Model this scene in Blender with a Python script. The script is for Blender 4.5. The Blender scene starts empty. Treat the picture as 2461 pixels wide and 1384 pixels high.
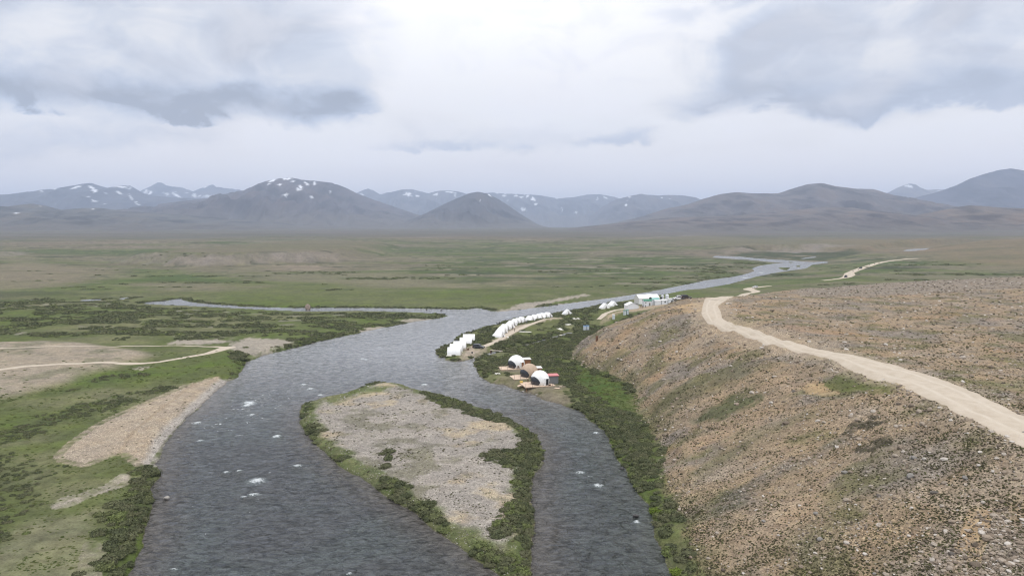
import bpy, bmesh, math, random
import numpy as np
from mathutils import Vector, Matrix, Euler

C = bpy.context
S = C.scene
COL = S.collection
R = math.radians
random.seed(7)
rng = np.random.default_rng(7)

# ------------------------------------------------------------------ camera
F = 1757.0                       # focal length in photo pixels (photo 2461 x 1384)
CX, CY, HOR = 1230.5, 692.0, 545.0
CAMZ = 50.0
PITCH = math.atan((CY - HOR) / F)
cam_data = bpy.data.cameras.new('camera')
cam_data.sensor_width = 36.0
cam_data.lens = 36.0 * F / 2461.0
cam_data.clip_start = 0.5
cam_data.clip_end = 120000.0
cam = bpy.data.objects.new('camera', cam_data)
COL.objects.link(cam)
cam.location = (0, 0, CAMZ)
cam.rotation_euler = (math.pi / 2 - PITCH, 0, 0)
S.camera = cam
S.render.resolution_x, S.render.resolution_y = 1024, 575
S.view_settings.view_transform = 'Standard'
S.view_settings.look = 'None'
S.view_settings.gamma = 1.0
S.view_settings.use_curve_mapping = False
S.view_settings.exposure = 0.08
S.render.engine = 'CYCLES'
S.cycles.use_denoising = True
try:
    S.cycles.denoiser = 'OPENIMAGEDENOISE'
except Exception:
    pass
S.cycles.filter_width = 1.15
S.cycles.max_bounces = 6
S.cycles.volume_bounces = 1
S.cycles.diffuse_bounces = 2
S.cycles.glossy_bounces = 2

SUN_EL, SUN_AZ = R(66), R(168)    # high, filtered by the cloud deck

# ------------------------------------------------------------------ node helper
class NT:
    """small helper to write node trees as expressions"""
    def __init__(self, tree):
        self.t = tree
        self.n = tree.nodes
        self.l = tree.links
    def new(self, typ, **kw):
        nd = self.n.new(typ)
        for k, v in kw.items():
            setattr(nd, k, v)
        return nd
    def put(self, sock, v):
        if isinstance(v, bpy.types.NodeSocket):
            self.l.new(v, sock)
        elif v is not None:
            sock.default_value = v
    def m(self, op, a, b=None, c=None, clamp=False):
        nd = self.new('ShaderNodeMath', operation=op, use_clamp=clamp)
        self.put(nd.inputs[0], a)
        if b is not None: self.put(nd.inputs[1], b)
        if c is not None: self.put(nd.inputs[2], c)
        return nd.outputs[0]
    def add(self, a, b): return self.m('ADD', a, b)
    def sub(self, a, b): return self.m('SUBTRACT', a, b)
    def mul(self, a, b): return self.m('MULTIPLY', a, b)
    def ramp01(self, x, lo, hi, a=0.0, b=1.0, kind='SMOOTHSTEP'):
        if isinstance(lo, (int, float)) and lo > hi: lo, hi, a, b = hi, lo, b, a
        nd = self.new('ShaderNodeMapRange', interpolation_type=kind)
        nd.clamp = True if kind == 'LINEAR' else nd.clamp
        self.put(nd.inputs[0], x)
        for i, v in enumerate((lo, hi, a, b)):
            self.put(nd.inputs[1 + i], v)
        return nd.outputs[0]
    def mix(self, f, a, b, mode='MIX'):
        nd = self.new('ShaderNodeMix', data_type='RGBA', blend_type=mode)
        self.put(nd.inputs[0], f)
        self.put(nd.inputs[6], a if isinstance(a, bpy.types.NodeSocket) else (*a[:3], 1))
        self.put(nd.inputs[7], b if isinstance(b, bpy.types.NodeSocket) else (*b[:3], 1))
        return nd.outputs[2]
    def noise(self, vec, scale, detail=4, rough=0.55, out=0, dist=0.0):
        nd = self.new('ShaderNodeTexNoise')
        self.put(nd.inputs['Vector'], vec)
        nd.inputs['Scale'].default_value = scale
        nd.inputs['Detail'].default_value = detail
        nd.inputs['Roughness'].default_value = rough
        nd.inputs['Distortion'].default_value = dist
        return nd.outputs[out]
    def voro(self, vec, scale, out='Color', feature='F1', rnd=1.0):
        nd = self.new('ShaderNodeTexVoronoi', feature=feature)
        self.put(nd.inputs['Vector'], vec)
        nd.inputs['Scale'].default_value = scale
        nd.inputs['Randomness'].default_value = rnd
        return nd.outputs[out]
    def xyz(self, x, y, z):
        nd = self.new('ShaderNodeCombineXYZ')
        for i, v in enumerate((x, y, z)): self.put(nd.inputs[i], v)
        return nd.outputs[0]
    def sep(self, v):
        nd = self.new('ShaderNodeSeparateXYZ')
        self.put(nd.inputs[0], v)
        return nd.outputs
    def sepc(self, v):
        nd = self.new('ShaderNodeSeparateColor')
        self.put(nd.inputs[0], v)
        return nd.outputs
    def curve(self, x, pts):
        nd = self.new('ShaderNodeFloatCurve')
        cm = nd.mapping
        c = cm.curves[0]
        while len(c.points) < len(pts): c.points.new(0.5, 0.5)
        for p, (a, b) in zip(c.points, pts):
            p.location = (a, b)
        cm.update()
        self.put(nd.inputs['Value'], x)
        return nd.outputs[0]
    def attr(self, name, out='Color'):
        nd = self.new('ShaderNodeAttribute', attribute_name=name)
        return nd.outputs[out]

# ------------------------------------------------------------------ sky
W_ = bpy.data.worlds.new('World')
S.world = W_
W_.use_nodes = True
nt = NT(W_.node_tree)
nt.n.clear()
sky = nt.new('ShaderNodeTexSky', sky_type='NISHITA')
sky.sun_disc = False
sky.sun_elevation = SUN_EL
sky.sun_rotation = SUN_AZ
sky.altitude = 4000
bg_blue = nt.new('ShaderNodeBackground')
nt.l.new(sky.outputs[0], bg_blue.inputs[0])
bg_blue.inputs[1].default_value = 0.12
tc = nt.new('ShaderNodeTexCoord')
sx, sy, sz = nt.sep(tc.outputs['Generated'])
el = nt.mul(nt.m('ARCSINE', sz), 180 / math.pi)
az = nt.mul(nt.m('ARCTAN2', sx, sy), 180 / math.pi)
# cloud deck: soft mottling in direction space, flattened towards the horizon
flat = nt.m('DIVIDE', 1.0, nt.m('ADD', nt.m('ABSOLUTE', sz), 0.16))
deck = nt.xyz(nt.mul(sx, flat), nt.mul(sy, flat), nt.mul(sz, 2.2))
n_big = nt.noise(deck, 1.15, 6, 0.5, dist=0.25)
n_mid = nt.noise(deck, 2.9, 6, 0.55, dist=0.3)
n_edge = nt.noise(nt.xyz(nt.mul(az, 0.16), nt.mul(el, 0.32), 3.7), 1.0, 6, 0.55)
n_puff = nt.noise(nt.xyz(nt.mul(az, 0.115), nt.mul(el, 0.24), 9.1), 1.0, 5, 0.5, dist=0.5)
base = nt.curve(nt.m('DIVIDE', el, 90.0, clamp=True),
                [(0.0, 0.80), (0.03, 0.76), (0.055, 0.72), (0.11, 0.69), (0.19, 0.72), (0.45, 0.88), (1.0, 1.0)])
base = nt.mul(base, nt.ramp01(n_big, 0.3, 0.72, 1.03, 0.93))
# brightest where the sun stands behind the cloud
glow = nt.ramp01(nt.m('ABSOLUTE', nt.add(az, 1.0)), 2, 24, 1.0, 0.0)
base = nt.add(base, nt.mul(nt.mul(glow, nt.ramp01(el, 8, 17)), 0.12))
def bank(edge_pts, az0, az1, soft, core_k, veil_k, thick, thick2, seed_n, rag=0.9, sharp=0.22):
    """a cloud bank: crisp ragged underside at a height that follows edge_pts (az deg, el deg), fading upward"""
    u = nt.m('DIVIDE', nt.add(az, 60.0), 120.0, clamp=True)
    e = nt.mul(nt.curve(u, [((a + 60) / 120, b / 30) for a, b in edge_pts]), 30.0)
    e = nt.add(e, nt.add(nt.mul(nt.sub(n_edge, 0.5), rag * 1.8), nt.mul(nt.sub(n_rag, 0.5), rag * 1.5)))
    t = nt.sub(el, e)
    up = nt.ramp01(nt.m('DIVIDE', nt.add(t, 0.1), nt.ramp01(n_fine, 0.36, 0.62, sharp + 0.15, sharp + 1.9)), 0.0, 1.0)
    core = nt.ramp01(nt.add(t, nt.mul(nt.sub(n_puff, 0.5), thick * 2.6)), thick * 0.1, thick * 1.1, 1.0, 0.0)
    veil = nt.ramp01(nt.add(t, nt.mul(nt.sub(seed_n, 0.5), thick2 * 1.0)), thick2 * 0.5, thick2 * 1.5, 1.0, 0.0)
    waz = nt.add(az, nt.add(nt.mul(nt.sub(n_puff, 0.5), 13), nt.mul(nt.sub(n_edge, 0.5), 5)))
    win = nt.mul(nt.ramp01(waz, az0 - soft, az0 + soft), nt.ramp01(waz, az1 - soft, az1 + soft, 1.0, 0.0))
    mott = nt.add(nt.mul(nt.ramp01(seed_n, 0.36, 0.62), 0.6), nt.mul(nt.ramp01(n_fine, 0.36, 0.64), 0.4))
    lum = nt.add(nt.mul(core, core_k), nt.mul(nt.mul(veil, nt.ramp01(mott, 0.0, 1.0, 0.22, 1.0, 'LINEAR')), veil_k))
    return nt.mul(nt.mul(up, lum), win)
n_fine = nt.noise(nt.xyz(nt.mul(az, 0.21), nt.mul(el, 0.36), 21.5), 1.0, 6, 0.55, dist=0.6)
n_rag = nt.noise(nt.xyz(nt.mul(az, 0.55), nt.mul(el, 0.8), 31.5), 1.0, 6, 0.6, dist=0.4)
d1 = bank([(-60, 7.0), (-35, 7.0), (-30, 7.3), (-26, 7.2), (-23.5, 7.2), (-20, 7.65), (-16, 6.9), (-11, 7.7), (0, 9), (60, 9)],
          -64, -11.5, 3.6, 0.43, 0.38, 2.8, 13.0, n_puff, rag=0.8)
d2 = bank([(-60, 7.0), (0, 8.0), (10, 8.0), (13, 7.3), (17, 8.1), (19, 8.2), (22, 7.1), (25.5, 6.6), (28, 7.3), (34, 7.2), (60, 7.0)],
          13.5, 64, 4.2, 0.25, 0.34, 3.4, 13.0, n_puff, rag=0.7)
d3 = bank([(-60, 5.6), (-10, 5.9), (-4, 5.7), (4, 5.5), (10, 6.3), (60, 6.0)],
          -9.5, 9.5, 2.2, 0.26, 0.16, 1.2, 2.0, n_fine, rag=0.9)
d4 = bank([(-60, 3.2), (-35, 3.4), (-28, 4.4), (-22, 5.6), (0, 6), (60, 6)],
          -64, -21.0, 3.0, 0.10, 0.18, 3.0, 4.0, n_fine, rag=0.9, sharp=0.8)
d5 = nt.mul(nt.mul(nt.ramp01(nt.m('ABSOLUTE', nt.sub(az, 6.0)), 6, 17, 1.0, 0.0), nt.ramp01(el, 9, 12)), nt.mul(nt.ramp01(n_fine, 0.45, 0.68), 0.07))
dark = nt.m('MINIMUM', nt.add(nt.add(nt.add(d1, d2), nt.add(d3, d4)), d5), 0.55)
# other parts of the deck carry the same kind of banks, from the noise alone
wild = nt.mul(nt.mul(nt.ramp01(nt.m('ABSOLUTE', az), 44, 62), nt.ramp01(n_big, 0.44, 0.68)), nt.mul(nt.ramp01(el, 2, 8), 0.34))
dark = nt.m('MAXIMUM', dark, wild)
lumv = nt.mul(base, nt.sub(1.0, dark))
tint = nt.mix(nt.ramp01(dark, 0.0, 0.40), (1.0, 0.99, 1.0), (0.855, 0.95, 1.14))
tint = nt.mix(nt.ramp01(nt.sub(n_puff, 0.5), -0.1, 0.2), tint, nt.mix(0.5, tint, (1.0, 0.985, 1.03)))
tint = nt.mix(nt.ramp01(el, 9, 1), tint, nt.mix(1.0, tint, (1.07, 1.0, 0.945), 'MULTIPLY'))
colr = nt.mix(1.0, tint, nt.xyz(lumv, lumv, lumv), 'MULTIPLY')
below = nt.ramp01(el, -8, -0.5)
colr = nt.mix(below, (0.30, 0.30, 0.29), colr)
bg_cloud = nt.new('ShaderNodeBackground')
nt.l.new(colr, bg_cloud.inputs[0])
SKY_GAIN = 1.46
bg_cloud.inputs[1].default_value = SKY_GAIN
mixs = nt.new('ShaderNodeMixShader')
cover = nt.ramp01(n_big, 0.36, 0.56, 0.94, 1.0)
nt.l.new(cover, mixs.inputs[0])
nt.l.new(bg_blue.outputs[0], mixs.inputs[1])
nt.l.new(bg_cloud.outputs[0], mixs.inputs[2])
wo = nt.new('ShaderNodeOutputWorld')
nt.l.new(mixs.outputs[0], wo.inputs[0])
W_.cycles.sampling_method = 'MANUAL'
W_.cycles.sample_map_resolution = 512

sun_d = bpy.data.lights.new('sun', 'SUN')
sun_d.energy = 1.5
sun_d.angle = R(14)
sun_d.color = (1.0, 0.965, 0.91)
sun = bpy.data.objects.new('sun', sun_d)
COL.objects.link(sun)
sun.rotation_euler = Vector((math.sin(SUN_AZ) * math.cos(SUN_EL), math.cos(SUN_AZ) * math.cos(SUN_EL), math.sin(SUN_EL))).to_track_quat('Z', 'Y').to_euler()

# ------------------------------------------------------------------ noise and polygon tools (numpy)
_perm = np.random.default_rng(11).permutation(4096)
_ga = np.random.default_rng(12).uniform(0, 2 * np.pi, 4096)
_gx, _gy = np.cos(_ga), np.sin(_ga)
def pnoise(x, y):
    xi = np.floor(x).astype(np.int64); yi = np.floor(y).astype(np.int64)
    xf = x - xi; yf = y - yi
    u = xf * xf * xf * (xf * (xf * 6 - 15) + 10)
    v = yf * yf * yf * (yf * (yf * 6 - 15) + 10)
    def g(ix, iy, dx, dy):
        h = _perm[(_perm[ix & 4095] + iy) & 4095]
        return _gx[h] * dx + _gy[h] * dy
    a = g(xi, yi, xf, yf); b = g(xi + 1, yi, xf - 1, yf)
    c = g(xi, yi + 1, xf, yf - 1); d = g(xi + 1, yi + 1, xf - 1, yf - 1)
    return ((a + u * (b - a)) + v * ((c + u * (d - c)) - (a + u * (b - a)))) * 1.5
def fbm(x, y, octv=4, seed=0.0, rough=0.5):
    t = 0.0; amp = 1.0; tot = 0.0
    x = x + seed * 37.7; y = y - seed * 19.3
    for k in range(octv):
        t = t + amp * pnoise(x, y); tot += amp
        amp *= rough; x = x * 2.03 + 5.1; y = y * 2.03 - 3.7
    return t / tot
def ss(x, a=0.0, b=1.0):
    t = np.clip((x - a) / (b - a), 0, 1)
    return t * t * (3 - 2 * t)
def lerp(a, b, t):
    return a + (b - a) * t
def cmix(a, b, t):
    return a + (np.asarray(b, float) - a) * t[..., None]

def ray(px, py):
    xc = (px - CX) / F; yc = (CY - py) / F
    ca, sa = math.cos(PITCH), math.sin(PITCH)
    return xc, ca + yc * sa, -sa + yc * ca
def W(px, py, z=0.0):
    """where the sight line of a photo pixel meets the level z"""
    dx, dy, dz = ray(px, py)
    t = (z - CAMZ) / dz
    return dx * t, dy * t
def at_depth(px, py, Y):
    dx, dy, dz = ray(px, py)
    t = Y / dy
    return dx * t, CAMZ + dz * t
def poly(pts, z=0.0):
    return np.array([W(p[0], p[1], p[2] if len(p) > 2 else z) for p in pts])
def sdf(P, x, y, pad=60.0):
    """signed distance to polygon P, positive inside, clamped to -pad outside its surroundings"""
    P = np.asarray(P, float)
    out = np.full(x.shape, -pad)
    m = (x > P[:, 0].min() - pad) & (x < P[:, 0].max() + pad) & (y > P[:, 1].min() - pad) & (y < P[:, 1].max() + pad)
    if not m.any(): return out
    X = x[m]; Y = y[m]
    d2 = np.full(X.shape, 1e18); ins = np.zeros(X.shape, bool)
    n = len(P)
    for i in range(n):
        ax, ay = P[i]; bx, by = P[(i + 1) % n]
        ex, ey = bx - ax, by - ay
        L = ex * ex + ey * ey + 1e-12
        t = np.clip(((X - ax) * ex + (Y - ay) * ey) / L, 0, 1)
        qx = X - ax - ex * t; qy = Y - ay - ey * t
        np.minimum(d2, qx * qx + qy * qy, out=d2)
        if ay != by:
            c = ((ay > Y) != (by > Y)) & (X < (bx - ax) * (Y - ay) / (by - ay) + ax)
            ins ^= c
    d = np.sqrt(d2)
    out[m] = np.maximum(np.where(ins, d, -d), -pad)
    return out
def pdist(L, x, y, pad=40.0):
    """distance to an open polyline"""
    L = np.asarray(L, float)
    out = np.full(x.shape, pad)
    m = (x > L[:, 0].min() - pad) & (x < L[:, 0].max() + pad) & (y > L[:, 1].min() - pad) & (y < L[:, 1].max() + pad)
    if not m.any(): return out
    X = x[m]; Y = y[m]
    d2 = np.full(X.shape, 1e18)
    for i in range(len(L) - 1):
        ax, ay = L[i]; bx, by = L[i + 1]
        ex, ey = bx - ax, by - ay
        t = np.clip(((X - ax) * ex + (Y - ay) * ey) / (ex * ex + ey * ey + 1e-12), 0, 1)
        np.minimum(d2, (X - ax - ex * t) ** 2 + (Y - ay - ey * t) ** 2, out=d2)
    out[m] = np.minimum(np.sqrt(d2), pad)
    return out

# ------------------------------------------------------------------ objects, names, tags
def tag(o, label=None, cat=None, group=None, kind=None):
    if label: o['label'] = label
    if cat: o['category'] = cat
    if group: o['group'] = group
    if kind: o['kind'] = kind
    return o
def empty(name, loc, rz=0.0, sc=1.0):
    o = bpy.data.objects.new(name, None)
    o.empty_display_size = 0.5
    COL.objects.link(o)
    o.location = loc
    o.rotation_euler = (0, 0, rz)
    o.scale = (sc, sc, sc)
    return o
def mesh_obj(name, me, parent=None):
    o = bpy.data.objects.new(name, me)
    COL.objects.link(o)
    if parent: o.parent = parent
    return o
def copy_tree(o, parent=None):
    c = o.copy()
    COL.objects.link(c)
    c.parent = parent
    for ch in list(o.children):
        copy_tree(ch, c)
    return c
def np_mesh(name, V, Fq, smooth=True):
    """V (n,3), Fq (m,4) or (m,3) numpy arrays -> mesh"""
    me = bpy.data.meshes.new(name)
    k = Fq.shape[1]
    me.vertices.add(len(V)); me.vertices.foreach_set('co', np.ascontiguousarray(V, np.float32).ravel())
    me.loops.add(Fq.size); me.loops.foreach_set('vertex_index', np.ascontiguousarray(Fq, np.int32).ravel())
    me.polygons.add(len(Fq))
    me.polygons.foreach_set('loop_start', np.arange(0, Fq.size, k, dtype=np.int32))
    me.polygons.foreach_set('loop_total', np.full(len(Fq), k, np.int32))
    me.polygons.foreach_set('use_smooth', np.full(len(Fq), smooth, bool))
    me.update(calc_edges=True)
    return me
def add_col(me, name, rgb, a=None):
    n = len(me.vertices)
    d = np.ones((n, 4), np.float32)
    d[:, :3] = rgb
    if a is not None: d[:, 3] = a
    at = me.attributes.new(name, 'FLOAT_COLOR', 'POINT')
    at.data.foreach_set('color', d.ravel())
# ------------------------------------------------------------------ plan of the place (points read off the photo, laid on the level z)
RIVER_MAIN = [
 # left bank, upstream
 (310,1384),(340,1320),(355,1260),(368,1200),(364,1170),(383,1143),(376,1114),(382,1108),(400,1062),(425,1030),(450,1005),(500,960),(550,916),(573,905),(583,884),(590,871),
 (640,852),(700,838),(745,827),(760,822),(850,803),(930,786),(1000,773),(1050,766),(1083,758),(1062,754),(1000,750),(900,747),(800,746.5),(740,748),(680,745.8),(600,742.2),(540,738.6),(470,735.2),(400,732),(345,730),
 # side stream, far bank
 (350,726.5),(400,723.5),(424,718.5),(436,718.5),(442,723),(480,729),(540,733),(600,737),(700,740.5),(750,740.5),(850,740),(950,741),(1050,742.5),(1120,744),(1140,741),(1150,740.5),(1180,747.5),(1196,750),
 (1240,746),(1290,739.5),(1380,728),(1480,715),(1560,702),(1640,686),(1700,673.5),(1767,665),(1796,657.5),(1814,651.5),(1808,645),(1825,639),(1857,634),(1880,632),(1894,629.5),
 (1862,630.5),(1835,628),(1811,625),(1770,622.8),(1713,618.5),(1720,614.8),(1781,617),(1815,621),(1860,624),(1896,626),(1932,629),(1954,630),(1984,628.5),(1992,631),
 # right bank, downstream
 (1952,636),(1937,645),(1891,651),(1854,657),(1820,664),(1791,672),(1754,682),(1689,693),(1653,696),(1627,701),(1601,706),(1575,709.6),(1533,716.3),(1497,723.7),(1442,731.5),(1406,739),(1380,743),(1353,751),
 (1321,755.7),(1259,762),(1221,768),(1205,772.6),(1187,782),(1168,786.5),(1151,792.7),(1137,799.5),(1111,803),(1092.6,817),(1077,828),(1057,836),(1049,844),(1053,860),(1068,860),(1071,864.5),
 (1094,869),(1112,868.4),(1128,863.8),(1159,854.5),(1188,845.5),(1192,848),(1174,854.5),(1143.5,865),(1137,872),(1143.5,885),(1157,906),(1180,921),(1210,925),(1223,930),(1258,942),(1284,949),
 (1300,959),(1352,972),(1400,991.7),(1413.5,1007),(1450,1033),(1466,1059),(1479,1094),(1498,1122),(1509,1134),(1520,1164),(1536,1192),(1560,1210),(1571,1243),(1573,1291),(1588,1317),(1605,1360),(1614,1384)]
RIVER = np.vstack([poly(RIVER_MAIN, 0.0), [(27, 80), (28, 20), (26, -80), (-60, -80), (-56, 40), (-55, 90)]])
ISLAND_PX = [(720,993),(729,971),(766,958),(820,947),(867,931),(897,922),(930,920),(970,925),(1020,942),(1068,954),(1111,967),(1166,985),(1213,1003),(1246,1025),(1286,1047),(1304,1077),(1306,1113),(1283,1142),(1276,1190),
 (1285,1262),(1276,1317),(1274,1384),(1262,1445),(1240,1440),(1199,1384),(1130,1335),(1082,1299),(1031,1266),(999,1233),(970,1219),(940,1200),(911,1179),(868,1149),(824,1127),(795,1102),(762,1073),(736,1044),(722,1015)]
ISLAND = poly(ISLAND_PX, 0.0)
ISLETS = [poly(p) for p in (
 [(1868,644),(1880,642.3),(1898,642.5),(1901,644.5),(1888,650.5),(1877,648)],
 [(1911,640),(1916,637.6),(1923,638),(1925,641),(1917,642.3)],
 [(1890,631),(1900,629.2),(1912,631),(1900,632.3)],
 [(560,734),(590,735.5),(600,738),(575,736.5)])]
UPPER = poly([(2166,605.5),(2180,599.5),(2208,597),(2255,596.3),(2297,594.6),(2340,592),(2406,588.5),(2408,590),(2350,594),(2300,597),(2235,601.5),(2205,605)], 0.0)
PONDS = [poly(p) for p in ([(172,722),(210,719.5),(246,719.2),(246,721),(205,722.5)], [(60,720.6),(95,719.6),(98,720.4),(62,721.4)], [(270,717.5),(310,715.2),(318,715.8),(300,719)], [(2105,610),(2150,607.5),(2152,608.3),(2108,611.2)],
 [(1870,609),(1966,606.5),(1967,608.5),(1900,610.5)], [(1925,621),(1960,616.5),(1962,618.5),(1930,622.5)])]
STREAM = poly([(1188,847),(1215,842),(1245,836),(1285,825.5),(1308,818),(1330,812),(1352,806),(1372,799)], 0.0)

FOOT_PX = [(1671,1384,1.2),(1641,1343,1.2),(1636,1295,1.2),(1623,1243,1.2),(1601,1208,1.2),(1580,1173,1.2),(1576,1116,1.2),(1584,1081,1.2),(1545,1033,1.2),(1523,994,1.2),(1518,955,1.2),(1496,924,1.2),(1453,904,1.2),(1402,886,1.2),(1360,865,1.2),
 (1368,838,1.5),(1400,806,3.6),(1430,779,5.0),(1458,769,6.0),(1484,760.5,6.4),(1510,753,6.6),(1538,745,6.8),(1562,740,6.8),(1614,730,6.9),(1660,719,7.5)]
HILL = np.vstack([poly(FOOT_PX), [(128, 452), (170, 492), (225, 520), (330, 540), (460, 545), (620, 560), (900, 600), (900, -90), (24, -90), (23, 0), (25, 60)]])

TERRACE = poly([(-80,832),(0,824),(100,822),(180,824),(262,836),(330,844),(357,854),(312,868),(280,873),(262,884),(205,896),(150,920),(100,932),(50,946),(-80,965)], 1.8)
GRAVEL_BAR = poly([(557,908),(507,914),(447,931),(402,952),(332,980),(262,1012),(210,1043),(168,1075),(139,1103),(150,1117),(205,1126),(270,1100),(300,1098),(335,1124),(371,1114),(400,1062),(450,1005),(500,962),(552,922)], 0.6)
SANDS = [poly(p, 1.2) for p in ([(134,1212),(160,1198),(196,1190),(259,1168),(297,1141),(332,1141),(300,1160),(280,1170),(230,1185),(205,1195),(165,1215),(140,1220)],
 [(206,1386),(205,1350),(212,1325),(218,1305),(238,1318),(240,1335),(225,1352),(226,1386)],
 [(545,838),(560,824),(600,812),(660,816),(690,822),(650,838),(628,846),(600,856),(580,850)],
 [(625,824),(640,815),(700,818),(705,826),(660,836),(636,849)],
 [(855,795),(880,783),(920,778),(935,782),(880,797)], [(962,770),(980,762),(1040,761),(1060,764),(1010,769)], [(1190,746),(1200,741),(1290,733),(1440,716),(1560,699),(1560,701),(1440,719),(1290,738)],
 [(325,887),(345,882),(362,884),(340,890)], [(930,795),(960,786),(1010,776),(1015,778),(960,790)], [(400,826),(430,818),(520,816),(560,820),(520,826),(450,829)],
 [(1210,743),(1250,728),(1310,722),(1400,706),(1420,708),(1340,722),(1270,736)])]
CAMP_GROUND = [(poly(p, 2.0), s) for p, s in (
 ([(1108,853),(1112,842),(1122,832),(1138,826),(1146,836),(1168,830),(1160,838),(1140,846)], 1.0),
 ([(1188,814),(1200,808),(1215,796),(1228,787),(1250,781),(1280,776),(1312,768),(1330,764),(1338,768),(1300,775),(1262,785),(1245,793),(1225,806),(1205,815),(1192,820)], 1.0),
 ([(1330,768),(1350,766),(1345,770)], 1.0))]
CAMP_YARD = [poly(p, 6.0) for p in ([(1446,758),(1460,748),(1475,744),(1495,738),(1500,730),(1530,728),(1560,722),(1640,716),(1660,714),(1660,720),(1600,732),(1560,742),(1520,747),(1490,745),(1470,752)],)]
DOME_YARD = poly([(1196,884),(1240,878),(1282,898),(1330,905),(1352,930),(1388,966),(1340,964),(1290,948),(1230,928),(1190,918),(1200,905),(1222,905),(1212,895)], 1.2)
GREEN_STRIP = poly([(1392,880),(1400,888),(1453,906),(1496,926),(1516,955),(1520,994),(1480,985),(1440,965),(1400,930),(1378,905)], 1.2)
HILL_GREEN = [(1990,906),(2010,893),(2045,884),(2082,888),(2130,905),(2178,929),(2160,938),(2110,941),(2060,943),(2020,936),(1996,926)]
HILL_GREEN2 = [(1665,1000),(1700,985),(1760,955),(1820,948),(1826,962),(1780,985),(1720,1008),(1670,1020)]
HILL_DARK = [[(2038,1040),(2050,1022),(2090,1006),(2130,1003),(2146,1012),(2120,1024),(2085,1042),(2055,1046)], [(2080,1062),(2100,1046),(2122,1048),(2130,1066),(2100,1080),(2070,1080)],
             [(1712,1270),(1720,1262),(1742,1266),(1748,1274),(1736,1281),(1718,1279)]]
HILL_SCREE = [[(1700,1238),(1760,1190),(1830,1150),(1900,1110),(1960,1085),(2010,1062),(2030,1066),(1990,1090),(1930,1115),(1860,1152),(1790,1190),(1730,1235)],
              [(2150,1384),(2180,1340),(2250,1300),(2330,1262),(2461,1235),(2600,1230),(2600,1460),(2150,1460)],
              [(2120,1118),(2180,1095),(2260,1090),(2300,1110),(2260,1130),(2160,1135)],
              [(1900,700),(2050,682),(2200,675),(2461,664),(2461,690),(2250,705),(2080,712),(1930,712)]]
HILL_OLIVE = [[(1560,1185),(1700,1100),(1850,1022),(1960,985),(1985,995),(1870,1045),(1720,1125),(1580,1205)], [(1570,960),(1680,905),(1800,872),(1860,880),(1740,930),(1600,1000)], [(1600,1260),(1700,1205),(1800,1160),(1810,1172),(1700,1232),(1610,1290)], [(1990,1190),(2090,1120),(2150,1095),(2160,1120),(2080,1180),(2010,1230)]]
HILL_TAN = [[(1610,1085),(1720,1040),(1850,985),(1900,975),(1890,992),(1760,1052),(1630,1110)], [(1700,1330),(1850,1240),(1980,1170),(2030,1180),(1960,1260),(1800,1384),(1700,1384)], [(1830,905),(1930,900),(1945,935),(1870,945),(1820,930)]]
HILL_SAND = [[(1936,930),(1960,922),(1992,926),(2010,944),(1985,948),(1950,942)], [(2290,1360),(2330,1290),(2345,1230),(2362,1235),(2350,1300),(2320,1384),(2290,1384)], [(1620,738),(1660,728),(1690,726),(1694,745),(1660,750)]]
BLUFF_L = poly([(60,620),(180,624),(300,634),(420,640.5),(560,639),(680,634.5),(812,629.5),(1000,622),(1000,600),(700,590),(400,586),(0,592)], 2.0)
BLUFF_R = poly([(1560,612),(1712,611),(1800,610.5),(1870,607.5),(1950,604.5),(2030,601),(2100,598),(2220,592),(2220,575),(2060,568),(1800,566),(1500,584)], 2.0)
BWIN = ((-600, -480, -290, -190), (330, 470, 650, 800), (-900, -800, -600, -520))
BLUFF_L2 = poly([(-150,626),(-50,624),(60,618),(74,614),(30,604),(-150,600)], 2.0)

def river_sdf(x, y):
    r = sdf(RIVER, x, y, 130.0)
    r = np.minimum(r, -sdf(ISLAND, x, y, 130.0))
    for p in ISLETS:
        r = np.minimum(r, -sdf(p, x, y, 130.0))
    r = np.maximum(r, sdf(UPPER, x, y, 130.0))
    for p in PONDS:
        r = np.maximum(r, sdf(p, x, y, 130.0))
    r = np.maximum(r, 1.5 - pdist(STREAM, x, y, 100.0))
    return r

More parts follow.
